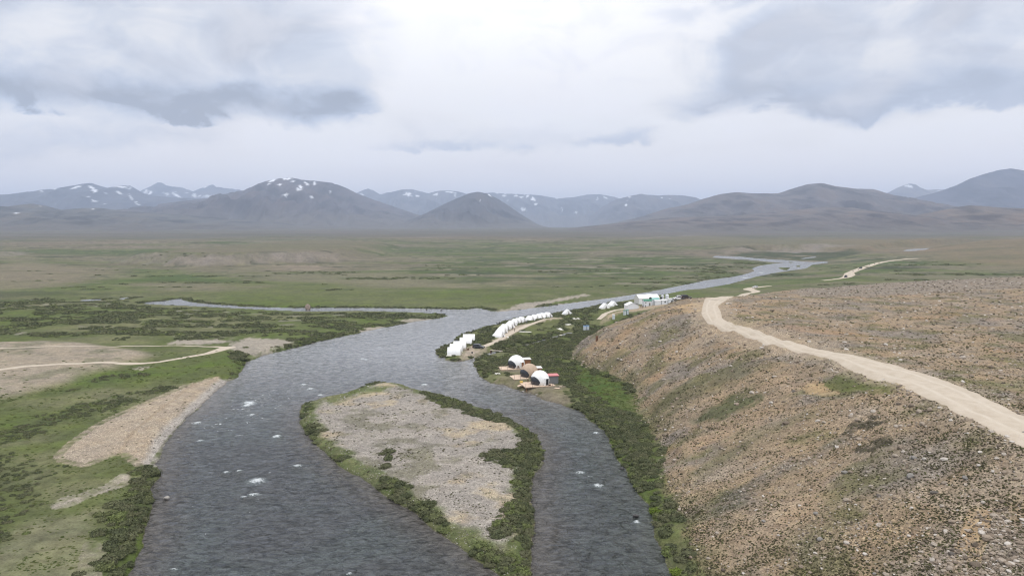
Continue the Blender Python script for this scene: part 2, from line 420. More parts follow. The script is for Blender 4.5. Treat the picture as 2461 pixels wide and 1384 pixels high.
def height(x, y, full=False):
    d = np.hypot(x, y)
    rs = river_sdf(x, y)
    wob = fbm(x / 3.1, y / 3.1, 3, 1) * 0.55 + fbm(x / 9.0, y / 9.0, 3, 2) * 0.7
    rw = rs + wob * np.clip(d / 160, 0.6, 1.5)          # ragged water's edge
    rdist = -rs
    right = ss(x - (30 + (y - 420) * 0.69), -15, 15) * ss(y, 300, 350)
    b = 1.3 + 0.5 * fbm(x / 55, y / 55, 4, 3) + 0.28 * fbm(x / 13, y / 13, 3, 4)
    b = b + 5.2 * ss(rdist, lerp(6, 16, ss(y, 430, 520)), lerp(72, 125, ss(y, 430, 520))) * right * (1 - 0.4 * ss(y, 700, 1400))
    isl = sdf(ISLAND, x, y, 60.0)
    b = np.where(isl > -3, 0.75 + 0.12 * fbm(x / 8, y / 8, 3, 5), b)
    far = 13 * ss(d, 900, 2200) + 25 * ss(d, 2000, 7000) + ss(d, 900, 2600) * fbm(x / 420, y / 420, 4, 6) * 9.0
    b = b + far * (1 - 0.8 * ss(rdist, 90, 0))
    terr = ss(sdf(TERRACE, x, y, 60.0), -6, 4)
    b = b + terr * 1.2
    for (P, hgt, wid), (a0, a1, a2, a3) in zip(((BLUFF_L, 13.5, 46), (BLUFF_R, 9.0, 60), (BLUFF_L2, 8.0, 40)), BWIN):
        hgt = hgt * ss(x, a0, a1) * ss(-x, -a3, -a2)
        q = sdf(P, x, y, 130.0) + fbm(x / 45, y / 45, 4, 8) * 26
        b = np.maximum(b, np.where(q > -20, b * 0.4 + np.minimum(2, 0.2 * hgt) + hgt * ss(q, 0, wid), b) * ss(q, -20, 10) + b * (1 - ss(q, -20, 10)))
    b = b + 19 * ss(x - 0.18 * y, 420, 900) * ss(y, 640, 950) * (1 - ss(y, 1050, 2000)) * (1 - 0.92 * ss(rdist, 110, 15))
    # river hill on the right
    h = sdf(HILL, x, y, 130.0)
    zp = 20.0 - 7.0 * ss(y, 285, 440) + 0.048 * np.maximum(x - 140, 0) * ss(y, 240, 420) + 1.1 * fbm(x / 38, y / 38, 4, 9) + 0.35 * fbm(x / 7, y / 7, 4, 10)
    wid = 50 + 8 * fbm(x / 30, y / 30, 2, 11) + 75 * ss(y, 315, 400)
    t = np.clip((h + 2.0 * fbm(x / 6, y / 6, 3, 12)) / wid, 0, 1)
    prof = (1 - (1 - t) ** 1.75) * ss(t, -0.02, 0.12)
    gul = fbm(x / 16 + 0.4 * y / 16, y / 9, 4, 13) * 1.3 * (4 * t * (1 - t))
    zh = b + np.maximum(zp - b, 0) * prof + gul
    z = np.where(h > -1, np.maximum(zh, b), b)
    # banks and bed
    lowb = np.maximum(ss(y, 290, 350) * (1 - right), ss(y, 450, 520))      # flat wet shores up the valley
    bank = 0.02 + lerp(0.34, 0.035, lowb) * np.maximum(-rw, 0) ** 1.05 + 160 * ss(-rw, 35, 125) ** 2
    bed = -0.16 * np.maximum(rw, 0) - 0.02
    bed = np.maximum(bed, -2.2)
    z = np.where(rw > 0, bed, np.minimum(z, bank))
    z = z + 0.05 * fbm(x / 1.7, y / 1.7, 2, 14) * ss(d, 500, 200)
    if full:
        return z, dict(rs=rs, rw=rw, hill=h, t=t, isl=isl, terr=terr, right=right, d=d)
    return z

# fan-shaped net round the drone: fine where the view is, coarse behind
th = np.concatenate([np.arctan(np.linspace(-0.86, 0.86, 850))])
coarse = np.radians(np.linspace(np.degrees(th[-1]), 360 + np.degrees(th[0]), 62))[1:-1]
AZ = np.concatenate([th, coarse])
NDN = len(th)
ds = [2.0, 6, 11, 16, 21, 26, 30, 34, 38, 42]
dcur = 45.0
while dcur < 9000:
    ds.append(dcur)
    dcur += min(1.75 * dcur * dcur / (F * 36.0), dcur * 0.0125)
ds += list(np.geomspace(9000, 26500, 26))
DD = np.array(ds)
NA, ND = len(AZ), len(DD)
GX = np.sin(AZ)[:, None] * DD[None, :]
GY = np.cos(AZ)[:, None] * DD[None, :]
GZ, GI = height(GX.ravel(), GY.ravel(), True)
GZ = GZ.reshape(NA, ND)

ZD = GZ[:NDN]
TAN = (ZD - CAMZ) / DD[None, :]
RUN = np.maximum.accumulate(TAN, axis=1)
TH_U = np.tan(th)
def hz(x, y):
    """height of the net itself at points in front of the camera"""
    x = np.atleast_1d(np.asarray(x, float)); y = np.atleast_1d(np.asarray(y, float))
    u = x / np.maximum(y, 1e-6)
    ci = np.clip((u - TH_U[0]) / (TH_U[1] - TH_U[0]), 0, NDN - 1.001)
    i = ci.astype(int); a = ci - i
    d = np.hypot(x, y)
    j = np.clip(np.searchsorted(DD, d) - 1, 0, ND - 2)
    bfr = np.clip((d - DD[j]) / (DD[j + 1] - DD[j]), 0, 1)
    z = (ZD[i, j] * (1 - a) + ZD[i + 1, j] * a) * (1 - bfr) + (ZD[i, j + 1] * (1 - a) + ZD[i + 1, j + 1] * a) * bfr
    return z
def ground(px, py):
    """first place where the sight lines of photo pixels meet the ground: x, y, z"""
    px = np.atleast_1d(np.asarray(px, float)); py = np.atleast_1d(np.asarray(py, float))
    dx, dy, dz = ray(px, py)
    u = dx / dy
    ci = np.clip(np.rint((u - TH_U[0]) / (TH_U[1] - TH_U[0])).astype(int), 0, NDN - 1)
    tn = dz / np.hypot(dx, dy)
    j = np.empty(len(px), int)
    for c in np.unique(ci):
        m = ci == c
        j[m] = np.searchsorted(RUN[c], tn[m])
    j = np.clip(j, 1, ND - 1)
    t0 = TAN[ci, j - 1]; t1 = TAN[ci, j]
    a = np.clip((tn - t0) / np.where(np.abs(t1 - t0) < 1e-9, 1e-9, t1 - t0), 0, 1)
    d = DD[j - 1] + a * (DD[j] - DD[j - 1])
    k = 1 / np.hypot(dx, dy)
    x, y = dx * k * d, dy * k * d
    return x, y, hz(x, y)
def gpt(px, py):
    x, y, z = ground(px, py)
    return float(x[0]), float(y[0]), float(z[0])
def gpoly(pts):
    a = np.array(pts, float)
    x, y, z = ground(a[:, 0], a[:, 1])
    return np.stack([x, y], 1)
HG, HG2 = gpoly(HILL_GREEN), gpoly(HILL_GREEN2)
HDK = [gpoly(p) for p in HILL_DARK]
HSC = [gpoly(p) for p in HILL_SCREE]
HSA = [gpoly(p) for p in HILL_SAND]
HOL = [gpoly(p) for p in HILL_OLIVE]
HTN = [gpoly(p) for p in HILL_TAN]

# road centre line and half width, from the two edges seen in the photo
UP = [(2640,1085),(2550,1046),(2461,1005),(2367,961),(2304,932),(2240,904),(2177,891),(2113,872),(2050,853),(1986,843),(1938,834),(1891,818),(1827,799),(1764,783),(1736,769),(1727,750),(1723,735),(1744,715)]
LO = [(2640,1160),(2550,1108),(2461,1060),(2336,1006),(2272,971),(2208,939),(2161,917),(2097,895),(2018,866),(1970,854),(1907,843),(1859,828),(1795,806),(1732,787),(1700,776),(1691,760),(1690,737),(1706,718)]
def path_w(edge):
    a = np.array(edge, float)
    x, y, z = ground(a[:, 0], a[:, 1])
    return np.stack([x, y], 1)
def resample(P, n):
    P = np.asarray(P, float)
    s = np.r_[0, np.cumsum(np.hypot(*np.diff(P, axis=0).T))]
    t = np.linspace(0, s[-1], n)
    return np.stack([np.interp(t, s, P[:, k]) for k in range(P.shape[1])], 1)
def smooth(P, k=3):
    P = P.copy()
    for _ in range(k):
        P[1:-1] = 0.25 * P[:-2] + 0.5 * P[1:-1] + 0.25 * P[2:]
    return P
eu, elo = path_w(UP), path_w(LO)
rc = 0.5 * (eu + elo)
rh = 0.5 * np.hypot(*(eu - elo).T)
rh = np.clip(rh, 2.2, 5.2)
ROAD = smooth(resample(np.c_[rc, rh], 150), 5)
tailp = [(1722,722,3.6),(1745,713,3.2),(1790,706,3.0),(1822,701,3.0),(1806,697,3.6),(1796,694.6,4.2),(1812,691,4.2),(1835,688.6,3.0),(1850,687.6,2.6)]
tx, ty, tz = ground([p[0] for p in tailp], [p[1] for p in tailp])
ROAD2 = smooth(resample(np.c_[tx, ty, [p[2] for p in tailp]], 70), 3)
farp = [(1975,674.5,2.4),(1993,673,2.6),(2020,669.5,2.8),(2036,666,4.0),(2042,661,5.0),(2040,657,4.2),(2056,650,4.2),(2074,643,4.5),(2100,635,4.5),(2130,628.5,4.5),(2160,624.5,4),(2205,621.3,3)]
fx, fy, fz = ground([p[0] for p in farp], [p[1] for p in farp])
ROAD3 = smooth(resample(np.c_[fx, fy, [p[2] for p in farp]], 90), 2)
TRACK1 = [(-60,897),(0,888),(60,880),(130,875.5),(280,872.5),(380,870),(450,858),(500,849),(528,841),(545,835.5),(565,833.5)]
TRACK2 = [(-40,838),(30,836),(120,832),(220,832),(300,831),(400,830.5),(480,832),(525,833.5),(548,835)]
def track(pts, w, n):
    x, y, z = ground([p[0] for p in pts], [p[1] for p in pts])
    ww = np.array(w, float) if np.ndim(w) else np.full(len(pts), float(w))
    return smooth(resample(np.c_[x, y, ww], n), 3)
TR1 = track(TRACK1, [1.6]*7 + [1.9, 2.4, 3.0, 2.0], 120)
TR2 = track(TRACK2, [0.8]*7 + [1.6, 2.2], 100)
TR3 = track([(1310,766.5),(1285,775.5),(1262,784),(1243,792.5),(1222,803),(1205,814),(1190,822),(1170,829.5),(1152,836)], [1.6]*9, 70)
TR4 = track([(1438,768),(1448,760),(1462,751),(1478,746),(1500,742)], [1.2, 1.4, 2.0, 2.4, 2.4], 40)

# ------------------------------------------------------------------ what grows and lies where
def scrub_density(x, y, I):
    """0..1 share of the ground under willow scrub"""
    d = I['d']; rs = I['rs']; h = I['hill']; isl = I['isl']
    out = -rs
    n1 = fbm(x / 14, y / 14, 4, 21); n2 = fbm(x / 5, y / 5, 3, 22); n3 = fbm(x / 40, y / 26, 4, 23)
    s = np.zeros_like(x)
    land = (rs < -0.6)
    # right bank, foot of the hill
    rb = land & (h < 1.5) & (isl < -5) & (x > -60 + 0.0 * y)
    gx = x - W(1400, 990)[0]
    east = (x > np.interp(y, [80, 120, 160, 200, 225, 240, 262, 275, 300, 330, 380, 430], [18, 18, 22, 17, 2, -12, -14, -26, -28, -16, -5, 20]))
    rb = rb & east & (y < 470)
    band = ss(out + 2.5 * n2, 13.5, 9.5) * (y < 205) + ss(y, 195, 212) * ss(n1 + 0.55 * n2 + 0.34, -0.05, 0.1)
    s = np.where(rb, np.maximum(s, np.clip(band, 0, 1)), s)
    gs = ss(sdf(GREEN_STRIP, x, y, 20) + 2 * n2, -1.5, 1.0)
    s = np.where(rb, s * (1 - 0.97 * gs), s)
    s = np.where(rb & (h > -2.0) & (y < 180), s * 0.5, s)
    for P, k in CAMP_GROUND:
        s = s * (1 - ss(sdf(P, x, y, 20), -2.2, -0.4))
    for P in CAMP_YARD:
        s = s * (1 - ss(sdf(P, x, y, 40), -9, -3))
    s = s * (1 - 0.96 * ss(sdf(DOME_YARD, x, y, 20) + 1.5 * n2, -1.0, 0.8))
    meadow = poly_meadow
    s = np.where(right_meadow(x, y) > 0.5, s * 0.12, s)
    # island rim
    px_ = x
    rimw = np.where(x > 1.5, 4.6, 3.0) * (0.7 + 0.5 * n1 + 0.35 * n2)
    rim = ss(isl, rimw + 0.8, rimw - 0.4) * (isl > 0.15)
    rim = np.where((y > W(900, 960)[1]), rim * ss(n1 + 0.15 * n2, 0.12, 0.3) * (x < 6) + rim * (x >= 6) * ss(n2, -0.3, 0.0), rim)
    rim = np.where((x < -4) & (y < W(900, 960)[1]), rim * ss(n1 + 0.6 * n2 - 0.02, 0.0, 0.2), rim)
    for P in ISL_CLUMPS:
        rim = np.maximum(rim, ss(sdf(P, x, y, 10) + 0.7 * n2, -0.4, 0.2))
    s = np.where(isl > 0.1, rim, s)
    for P in ISLETS:
        s = np.maximum(s, ss(sdf(P, x, y, 10), 0.3, 1.5))
    # left bank
    lb = land & ~east & (isl < -3) & (y < 640)
    L = np.zeros_like(x)
    for P, k in LEFT_CLUMPS:
        L = np.maximum(L, k * ss(sdf(P, x, y, 20) + 2.4 * n2, -1.0, 1.4))
    for P, wd in LEFT_BELTS:
        L = np.maximum(L, 0.75 * ss(pdist(P, x, y, 40) + 7.0 * n1 + 4.0 * n2, wd, wd - 3.0))
    corner = ss(sdf(CORNER, x, y, 20) + 2 * n2, -1, 1)
    L = np.maximum(L, corner)
    wet = ss(sdf(WETLAND, x, y, 60) + 16 * n1, -8, 8)
    streak = fbm(x / 34, y / 13, 4, 24)
    L = np.maximum(L, wet * ss(streak + 0.45 * n2 + 0.14 * ss(x, -140, 0), -0.06, 0.14))
    edge_far = ss(out + 2.0 * n2, 7, 3) * ss(y, 255, 300) * ss(n3 + 0.5 * n1 + 0.28, 0.0, 0.2)
    L = np.maximum(L, edge_far)
    L = L * (1 - ss(sdf(GRAVEL_BAR, x, y, 20), -1.5, 0.3))
    for P in SANDS:
        L = L * (1 - 0.92 * ss(sdf(P, x, y, 20) + 1.0 * n2, -1.0, 0.8))
    L = L * (1 - 0.97 * ss(I['terr'], 0.3, 0.7))
    for T in (TR1, TR2):
        L = L * ss(pdist(T[:, :2], x, y, 30), 2.5, 4.5)
    s = np.where(lb, np.maximum(s, L), s)
    near_shore = np.zeros_like(x)
    mk = (y > 320) & (y < 1000) & (rs > -22) & (rs < 0)
    if mk.any():
        near_shore[mk] = (np.maximum(river_sdf(x[mk], y[mk] + 9), river_sdf(x[mk], y[mk] + 16)) > -1).astype(float)
    s = s * (1 - 0.93 * near_shore * ss(y, 400, 430) * (1 - 0.8 * I['right'] * (y < 470)))
    # far flats
    fr = land & (y >= 560) & (h < -3)
    fs = ss(sdf(SWAMP, x, y, 120) + 30 * n3, -10, 20)
    fl = 0.9 * fs * ss(fbm(x / 70, y / 45, 4, 25), -0.25, 0.1)
    fl = np.maximum(fl, 0.8 * ss(fbm(x / 120, y / 42, 4, 26), 0.22, 0.36) * ss(y, 1100, 650))
    fl = np.maximum(fl, ss(out, 14, 6) * ss(n3, -0.1, 0.2) * ~east)
    s = np.where(fr, np.maximum(s, fl) * (1 - 0.9 * near_shore), s)
    for T in (TR3, TR4):
        s = s * ss(pdist(T[:, :2], x, y, 30), 1.8, 3.2)
    for a_, b_ in CLEAR:
        s = s * ss(np.hypot(x - a_, y - b_), 2.6, 4.6)
    s = np.where(rs > -0.5, 0, s)
    return np.clip(s, 0, 1)
MEADOWS = [poly(p, 1.8) for p in ([(1236,806),(1262,790),(1300,776),(1345,768),(1352,776),(1330,790),(1296,800),(1262,810)], [(1405,762),(1440,745),(1470,740),(1500,742),(1470,752),(1430,770)], [(1160,838),(1178,824),(1192,822),(1180,834)])]
poly_meadow = MEADOWS
def right_meadow(x, y):
    m = np.zeros_like(x)
    for P in MEADOWS:
        m = np.maximum(m, ss(sdf(P, x, y, 20) + 1.5 * fbm(x / 4, y / 4, 2, 31), -1, 1))
    return m
ISL_GREEN = poly([(770,965),(800,950),(850,938),(900,928),(940,930),(930,940),(870,945),(830,960),(790,975)], 0.7)
ISL_CLUMPS = [poly(p, 0.7) for p in ([(1170,1095),(1215,1083),(1262,1078),(1290,1095),(1290,1115),(1262,1130),(1225,1120),(1190,1108)],
 [(1190,1270),(1215,1256),(1240,1262),(1245,1276),(1225,1290),(1200,1285)], [(1260,1040),(1290,1050),(1302,1080),(1302,1110),(1280,1120),(1262,1090)], [(733,1022),(765,1030),(775,1038),(750,1046),(735,1036)], [(930,1150),(975,1170),(990,1205),(965,1215),(930,1190),(905,1165)],
 [(1130,1330),(1180,1335),(1270,1345),(1270,1420),(1215,1400),(1160,1362)], [(1225,1215),(1270,1190),(1272,1330),(1238,1330),(1230,1262)], [(1020,942),(1068,955),(1166,987),(1213,1006),(1200,1012),(1150,1000),(1080,978),(1040,960)])]
LEFT_CLUMPS = [(poly(p, 1.2), k) for p, k in (
 ([(325,1124),(340,1118),(384,1115),(386,1145),(366,1165),(372,1215),(364,1250),(350,1295),(338,1326),(312,1384),(300,1440),(245,1440),(226,1384),(226,1354),(244,1330),(232,1291),(258,1263),(259,1235),(276,1207),(304,1172),(330,1141)], 1.0),
 ([(0,1086),(40,1082),(90,1130),(95,1180),(88,1215),(60,1250),(40,1290),(0,1320),(-60,1320),(-60,1080)], 0.55), ([(-80,1260),(0,1240),(55,1262),(40,1310),(0,1330),(-80,1340)], 0.6),
 ([(285,1075),(330,1064),(345,1085),(335,1095),(290,1092)], 0.55), ([(110,1120),(140,1108),(150,1150),(120,1165)], 0.5))]
LEFT_BELTS = [(poly(p, 1.5), w) for p, w in (([(-120,1092),(0,1050),(70,1026),(140,1000),(200,985),(250,970),(288,961)], 6.0), ([(300,955),(350,943),(400,933)], 3.4), ([(180,985),(260,955),(330,940)], 4.0), ([(-60,985),(60,955),(150,935),(230,912),(330,900)], 2.4))]
CORNER = poly([(558,905),(572,878),(560,858),(562,838),(600,832),(632,846),(622,856),(592,868),(586,884),(576,903)], 1.2)
WETLAND = poly([(-300,815),(0,812),(250,806),(420,812),(560,812),(640,815),(740,828),(860,800),(950,782),(1078,757),(900,750),(740,751),(600,747),(470,739),(360,733),(250,722),(100,716),(-300,718)], 1.2)
SWAMP = poly([(1640,668),(1735,622),(1800,626),(1856,632),(1812,645),(1808,652),(1790,658),(1700,672),(1600,690),(1500,706),(1400,720),(1560,690)], 1.0)
SWAMP = np.vstack([SWAMP])
SWAMP2 = poly([(1730,613),(1850,622),(1985,627),(2050,618),(2170,606),(2240,597),(2150,600),(1990,606),(1850,609)], 1.0)

VALLEY_GREEN = poly([(560,735),(830,700),(1000,655),(1150,625),(1400,612),(1720,612),(1800,640),(1700,672),(1500,706),(1200,748),(900,740)], 1.5)
VALLEY_GREEN = np.vstack([VALLEY_GREEN])
TAN_L = poly([(-100,640),(60,632),(200,640),(300,652),(230,668),(100,690),(-100,700)], 2)
TAN_M = poly([(540,662),(700,652),(950,654),(1130,680),(1140,690),(950,692),(700,676)], 2)
TAN_S = poly([(1000,690),(1130,683),(1140,688),(1060,697)], 2)
OLIVE_M = poly([(440,712),(560,690),(760,682),(980,694),(1120,702),(1240,718),(1180,738),(900,734),(600,722)], 2)
PALE_MEADOW = poly([(-60,1290),(60,1262),(130,1240),(230,1225),(250,1260),(225,1384),(220,1450),(-60,1450)], 1.2)
G_MID, G_BRI, G_DRY = (.092, .110, .038), (.088, .122, .028), (.148, .148, .078)
PLAINC, SOIL, SOILO = (.150, .138, .092), (.285, .222, .152), (.325, .222, .130)
GRAV, SANDC, SCRUB = (.345, .305, .262), (.40, .335, .25), (.050, .060, .026)
def albedo(x, y, z, I):
    """colour of the ground (r,g,b), distant haze painted in, and how stony / tufted it is"""
    d, rs, h, isl, t = I['d'], I['rs'], I['hill'], I['isl'], I['t']
    n80 = fbm(x / 80, y / 80, 4, 41); n25 = fbm(x / 25, y / 25, 4, 42); n7 = fbm(x / 7, y / 7, 3, 43); n2 = fbm(x / 2.2, y / 2.2, 2, 44)
    c = np.empty((len(x), 3)); c[:] = G_MID
    stone = np.zeros_like(x); tuft = np.full_like(x, 0.25)
    c = cmix(c, G_DRY, ss(n80 + 0.5 * n25 + 0.12 * n7, -0.12, 0.42))
    c = cmix(c, G_BRI, ss(-n80 + 0.6 * n25 + 0.2 * n7, 0.05, 0.4))
    # the plain beyond: dry olive and brown with green hollows
    fz = ss(d + 120 * n80, 420, 820)
    nb = fbm(x / 300, y / 150, 5, 45); nc = fbm(x / 90, y / 60, 4, 46)
    pc = cmix(np.tile(np.array(PLAINC), (len(x), 1)), (.110, .125, .055), ss(nb + 0.4 * nc, -0.12, 0.22))
    pc = cmix(pc, (.070, .098, .036), ss(nb * 0.7 + 0.8 * nc, 0.15, 0.4))
    pc = cmix(pc, (.205, .172, .128), ss(-nb + 0.5 * nc, 0.22, 0.5))
    pc = cmix(pc, (.040, .052, .028), 0.8 * ss(fbm(x / 160, y / 50, 4, 47), 0.2, 0.34) * (1 - ss(d, 1600, 3200)))
    vg = ss(sdf(VALLEY_GREEN, x, y, 130) + 70 * nb + 30 * nc, -30, 40)
    pc = cmix(pc, (.074, .098, .036), 0.85 * vg * ss(nc + 0.5 * nb, -0.35, 0.15))
    pc = cmix(pc, (.046, .060, .030), 0.8 * vg * ss(fbm(x / 110, y / 38, 4, 50), 0.06, 0.26))
    pc = cmix(pc, (.24, .215, .165), 0.8 * vg * ss(-fbm(x / 90, y / 26, 4, 56), 0.24, 0.36))
    gb = fbm(x / 900, y / 330, 4, 48)
    pc = cmix(pc, (.085, .105, .048), 0.85 * ss(gb, 0.05, 0.3) * ss(d, 900, 1400))
    pc = cmix(pc, (.168, .142, .108), 0.8 * ss(-gb, 0.05, 0.35) * ss(d, 900, 1400))
    c = cmix(c, 0.0, np.zeros_like(x)) * (1 - fz[:, None]) + pc * fz[:, None]
    st1 = fbm(x / 75, y / 24, 5, 57, 0.6); st2 = fbm(x / 210, y / 55, 5, 58, 0.6)
    fz2 = fz[:, None] * 1.0
    k = np.clip(1 + 0.55 * st1 + 0.45 * st2, 0.5, 1.6)
    c = np.where(fz2 > 0.02, c * (1 - fz2 + fz2 * k[:, None]), c)
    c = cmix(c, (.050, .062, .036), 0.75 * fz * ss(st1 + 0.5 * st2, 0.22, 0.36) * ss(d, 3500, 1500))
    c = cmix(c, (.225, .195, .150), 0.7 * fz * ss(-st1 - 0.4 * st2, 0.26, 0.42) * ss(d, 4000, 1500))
    c = cmix(c, (.112, .102, .088), 0.8 * ss(d + 700 * nb + 300 * st2, 1700, 3000))  # distant haze painted into the ground: darker and greyer far out
    c = cmix(c, (.050, .064, .034), 0.85 * ss(sdf(SWAMP2, x, y, 130) + 40 * st1, -10, 20) * ss(st1, -0.3, 0.0))
    wl = ss(sdf(WETLAND, x, y, 60) + 10 * n25, -8, 6)
    c = cmix(c, (.245, .225, .185), 0.75 * wl * ss(fbm(x / 26, y / 8, 4, 59), 0.22, 0.36))
    c = cmix(c, (.118, .122, .060), 0.45 * wl * ss(n25, -0.1, 0.3))
    rr = ss(x - 0.18 * y + 60 * nc, 330, 480) * ss(y, 580, 700) * (1 - ss(y, 1700, 2600))
    pc_r = cmixs((.118, .112, .066), (.190, .148, .100), 1.3 * nb + 0.8 * nc + 0.2)
    c = cmix(c, pc_r, 0.85 * rr)
    for P, col_ in ((TAN_L, (.185, .160, .112)), (TAN_M, (.172, .158, .105)), (TAN_S, (.215, .185, .135))):
        c = cmix(c, col_, 0.75 * ss(sdf(P, x, y, 130) + 40 * nc + 25 * nb, -15, 25))
    c = cmix(c, (.104, .122, .046), 0.7 * ss(sdf(OLIVE_M, x, y, 130) + 30 * nc, -10, 20) * (1 - 0.6 * ss(nc, 0.1, 0.35)))
    # bluffs: bare
    for (P, wid), (a0, a1, a2, a3) in zip(((BLUFF_L, 46), (BLUFF_R, 60), (BLUFF_L2, 40)), BWIN):
        wn = ss(x, a0, a1) * ss(-x, -a3, -a2)
        q = sdf(P, x, y, 130.0) + fbm(x / 45, y / 45, 4, 8) * 26
        bare = ss(q, -2, 8) * ss(q, wid + 4, wid - 12) * wn
        ribs = fbm(x / 16, y / 60, 3, 49)
        c = cmix(c, (.205, .180, .152), bare * np.clip(0.72 + 0.7 * ribs, 0, 1))
        c = cmix(c, (.155, .138, .098), ss(q, wid - 4, wid + 30) * 0.7 * wn)
    # near left: pale dry terrace, gravel bar, sand
    te = I['terr']
    tc_ = cmix(np.tile(np.array((.285, .242, .185)), (len(x), 1)), (.165, .158, .105), ss(n25 + 0.7 * n7, 0.02, 0.42) * 0.8)
    c = c * (1 - te[:, None]) + tc_ * te[:, None]
    stone = np.maximum(stone, te * 0.45)
    gb_ = ss(sdf(GRAVEL_BAR, x, y, 20) + 0.8 * n2, -0.6, 0.6)
    gc = cmix(np.tile(np.array((.315, .262, .20)), (len(x), 1)), (.335, .272, .20), ss(n7 + 0.5 * n25, 0.0, 0.4))
    gc = cmix(gc, (.33, .305, .275), ss(rs + 0.6 * n7, -3.4, -1.6) * 0.9)
    gc = cmix(gc, (.24, .185, .125), 0.45 * ss(np.abs(sdf(GRAVEL_BAR, x, y, 30) * 0 + rs + 8.2 + 0.5 * n7), 0.8, 0.2) * (y > 140))
    c = c * (1 - gb_[:, None]) + gc * gb_[:, None]
    stone = np.maximum(stone, gb_ * 0.75); tuft = tuft * (1 - gb_)
    for P in SANDS:
        q = ss(sdf(P, x, y, 20) + 0.8 * n2 + 0.8 * n7, -0.7, 0.6) * (isl < -3)
        c = cmix(c, lerp(np.array((.33, .285, .225)), np.array((.27, .25, .215)), 0.5), q)
        stone = np.maximum(stone, 0.55 * q)
    pm = ss(sdf(PALE_MEADOW, x, y, 20) + 3 * n7, -3, 3)
    c = cmix(c, cmixs((.135, .140, .080), (.185, .172, .112), n7 + n25), 0.8 * pm)
    # island: pale cobbles with thin grass
    im = ss(isl, -0.5, 0.8)
    ic = np.tile(np.array((.285, .258, .226)), (len(x), 1))
    ic = cmix(ic, (.36, .30, .215), ss(n25 + 0.6 * n7, 0.16, 0.44))
    ic = cmix(ic, (.165, .155, .110), 0.8 * ss(-n25 + 0.8 * n7 + 0.3 * n2, 0.06, 0.42))
    lrim = np.where((x < 3) | (y > W(900, 965)[1]), 1.0, 0.35)
    ic = cmix(ic, cmixs((.078, .100, .030), (.125, .135, .055), n7 + n2), 0.92 * lrim * ss(isl + 3.5 * n7 + 2 * n25, 5.5, 2.6))
    ic = cmix(ic, (.085, .112, .030), 0.8 * ss(sdf(ISL_GREEN, x, y, 20) + 1.5 * n7, -1, 1))
    c = c * (1 - im[:, None]) + ic * im[:, None]
    stone = np.where(im > 0.5, 0.62 - 0.4 * ss(isl, 2.5, 1.0), stone); tuft = np.where(im > 0.5, 0.3 + 0.5 * n25, tuft)
    # right flats
    gs = ss(sdf(GREEN_STRIP, x, y, 20) + 1.4 * n7, -1.2, 0.8)
    c = cmix(c, cmixs((.054, .086, .022), (.085, .108, .032), 1.6 * n7 + n2), gs)
    mw = right_meadow(x, y)
    c = cmix(c, (.115, .125, .048), mw * 0.8)
    for P, k in CAMP_GROUND:
        q = ss(sdf(P, x, y, 20) + 0.5 * n2, -0.5, 0.5)
        c = cmix(c, (.36, .30, .235), q); stone = np.maximum(stone, 0.4 * q)
    dy_ = ss(sdf(DOME_YARD, x, y, 20) + 1.2 * n7, -0.8, 0.8)
    c = cmix(c, cmixs((.125, .122, .062), (.19, .165, .118), n7 + n25), dy_)
    # hill
    hm = ss(h + 1.6 * n2 + 2.0 * n7, -0.6, 1.8)
    s1 = fbm(x / 20 + y / 34, y / 12 - x / 30, 4, 51)            # streaks running down the slope
    hc = np.tile(np.array((.258, .196, .130)), (len(x), 1))
    hc = cmix(hc, (.288, .220, .150), ss(n25 + 0.4 * n7, 0.05, 0.4))
    hc = cmix(hc, (.215, .182, .148), ss(-n25 + 0.5 * s1, 0.0, 0.3))
    hc = cmix(hc, (.140, .128, .066), 0.85 * ss(s1 + 0.35 * n7, 0.04, 0.34))
    hc = cmix(hc, (.30, .245, .185), 0.7 * ss(-s1 + 0.35 * n7, 0.16, 0.42))
    hc = cmix(hc, (.340, .205, .115), 0.32 * ss(fbm(x / 34, y / 34, 3, 52), 0.18, 0.42))
    hc = cmix(hc, (.17, .150, .118), 0.6 * ss(fbm(x / 11, y / 6, 3, 53), 0.16, 0.42) * ss(y, 120, 200))
    hs = 0.55 + 0.45 * ss(fbm(x / 18, y / 18, 4, 54), -0.2, 0.4)
    ht = 0.55 + 0.6 * fbm(x / 22, y / 22, 3, 55)
    for P in HTN:
        q = ss(sdf(P, x, y, 40) + 3.0 * n7, -2.0, 3.0)
        hc = cmix(hc, (.315, .235, .160), 0.75 * q); hs = hs * (1 - 0.5 * q)
    for P in HOL:
        q = ss(sdf(P, x, y, 40) + 3.0 * n7, -2.0, 3.0)
        hc = cmix(hc, (.125, .118, .062), 0.7 * q); hs = hs * (1 - 0.4 * q); ht = ht + 0.2 * q
    for P in HSC:
        q = ss(sdf(P, x, y, 40) + 3.0 * n7, -2.5, 2.5)
        hc = cmix(hc, (.222, .190, .155) if P is not HSC[0] else (.15, .135, .118), 0.8 * q); hs = np.maximum(hs, q)
    for P in HSA:
        q = ss(sdf(P, x, y, 30) + 1.6 * n7 + 0.6 * n2, -1.0, 1.0)
        hc = cmix(hc, (.40, .285, .165), 0.85 * q); hs = hs * (1 - 0.7 * q); ht = ht * (1 - q)
    for P, colr_ in ((HG, (.098, .108, .038)), (HG2, (.070, .082, .036))):
        q = ss(sdf(P, x, y, 30) + 1.5 * n7 + 0.5 * n2, -0.8, 0.8) * (0.95 if P is HG else 0.85)
        hc = cmix(hc, colr_, q); hs = hs * (1 - 0.8 * q); ht = ht * (1 - q)
    for P in HDK:
        q = ss(sdf(P, x, y, 30) + 1.4 * n7 + 1.1 * n2, -0.5, 0.7) * ss(n2, -0.55, -0.1)
        hc = cmix(hc, (.072, .062, .042), q)
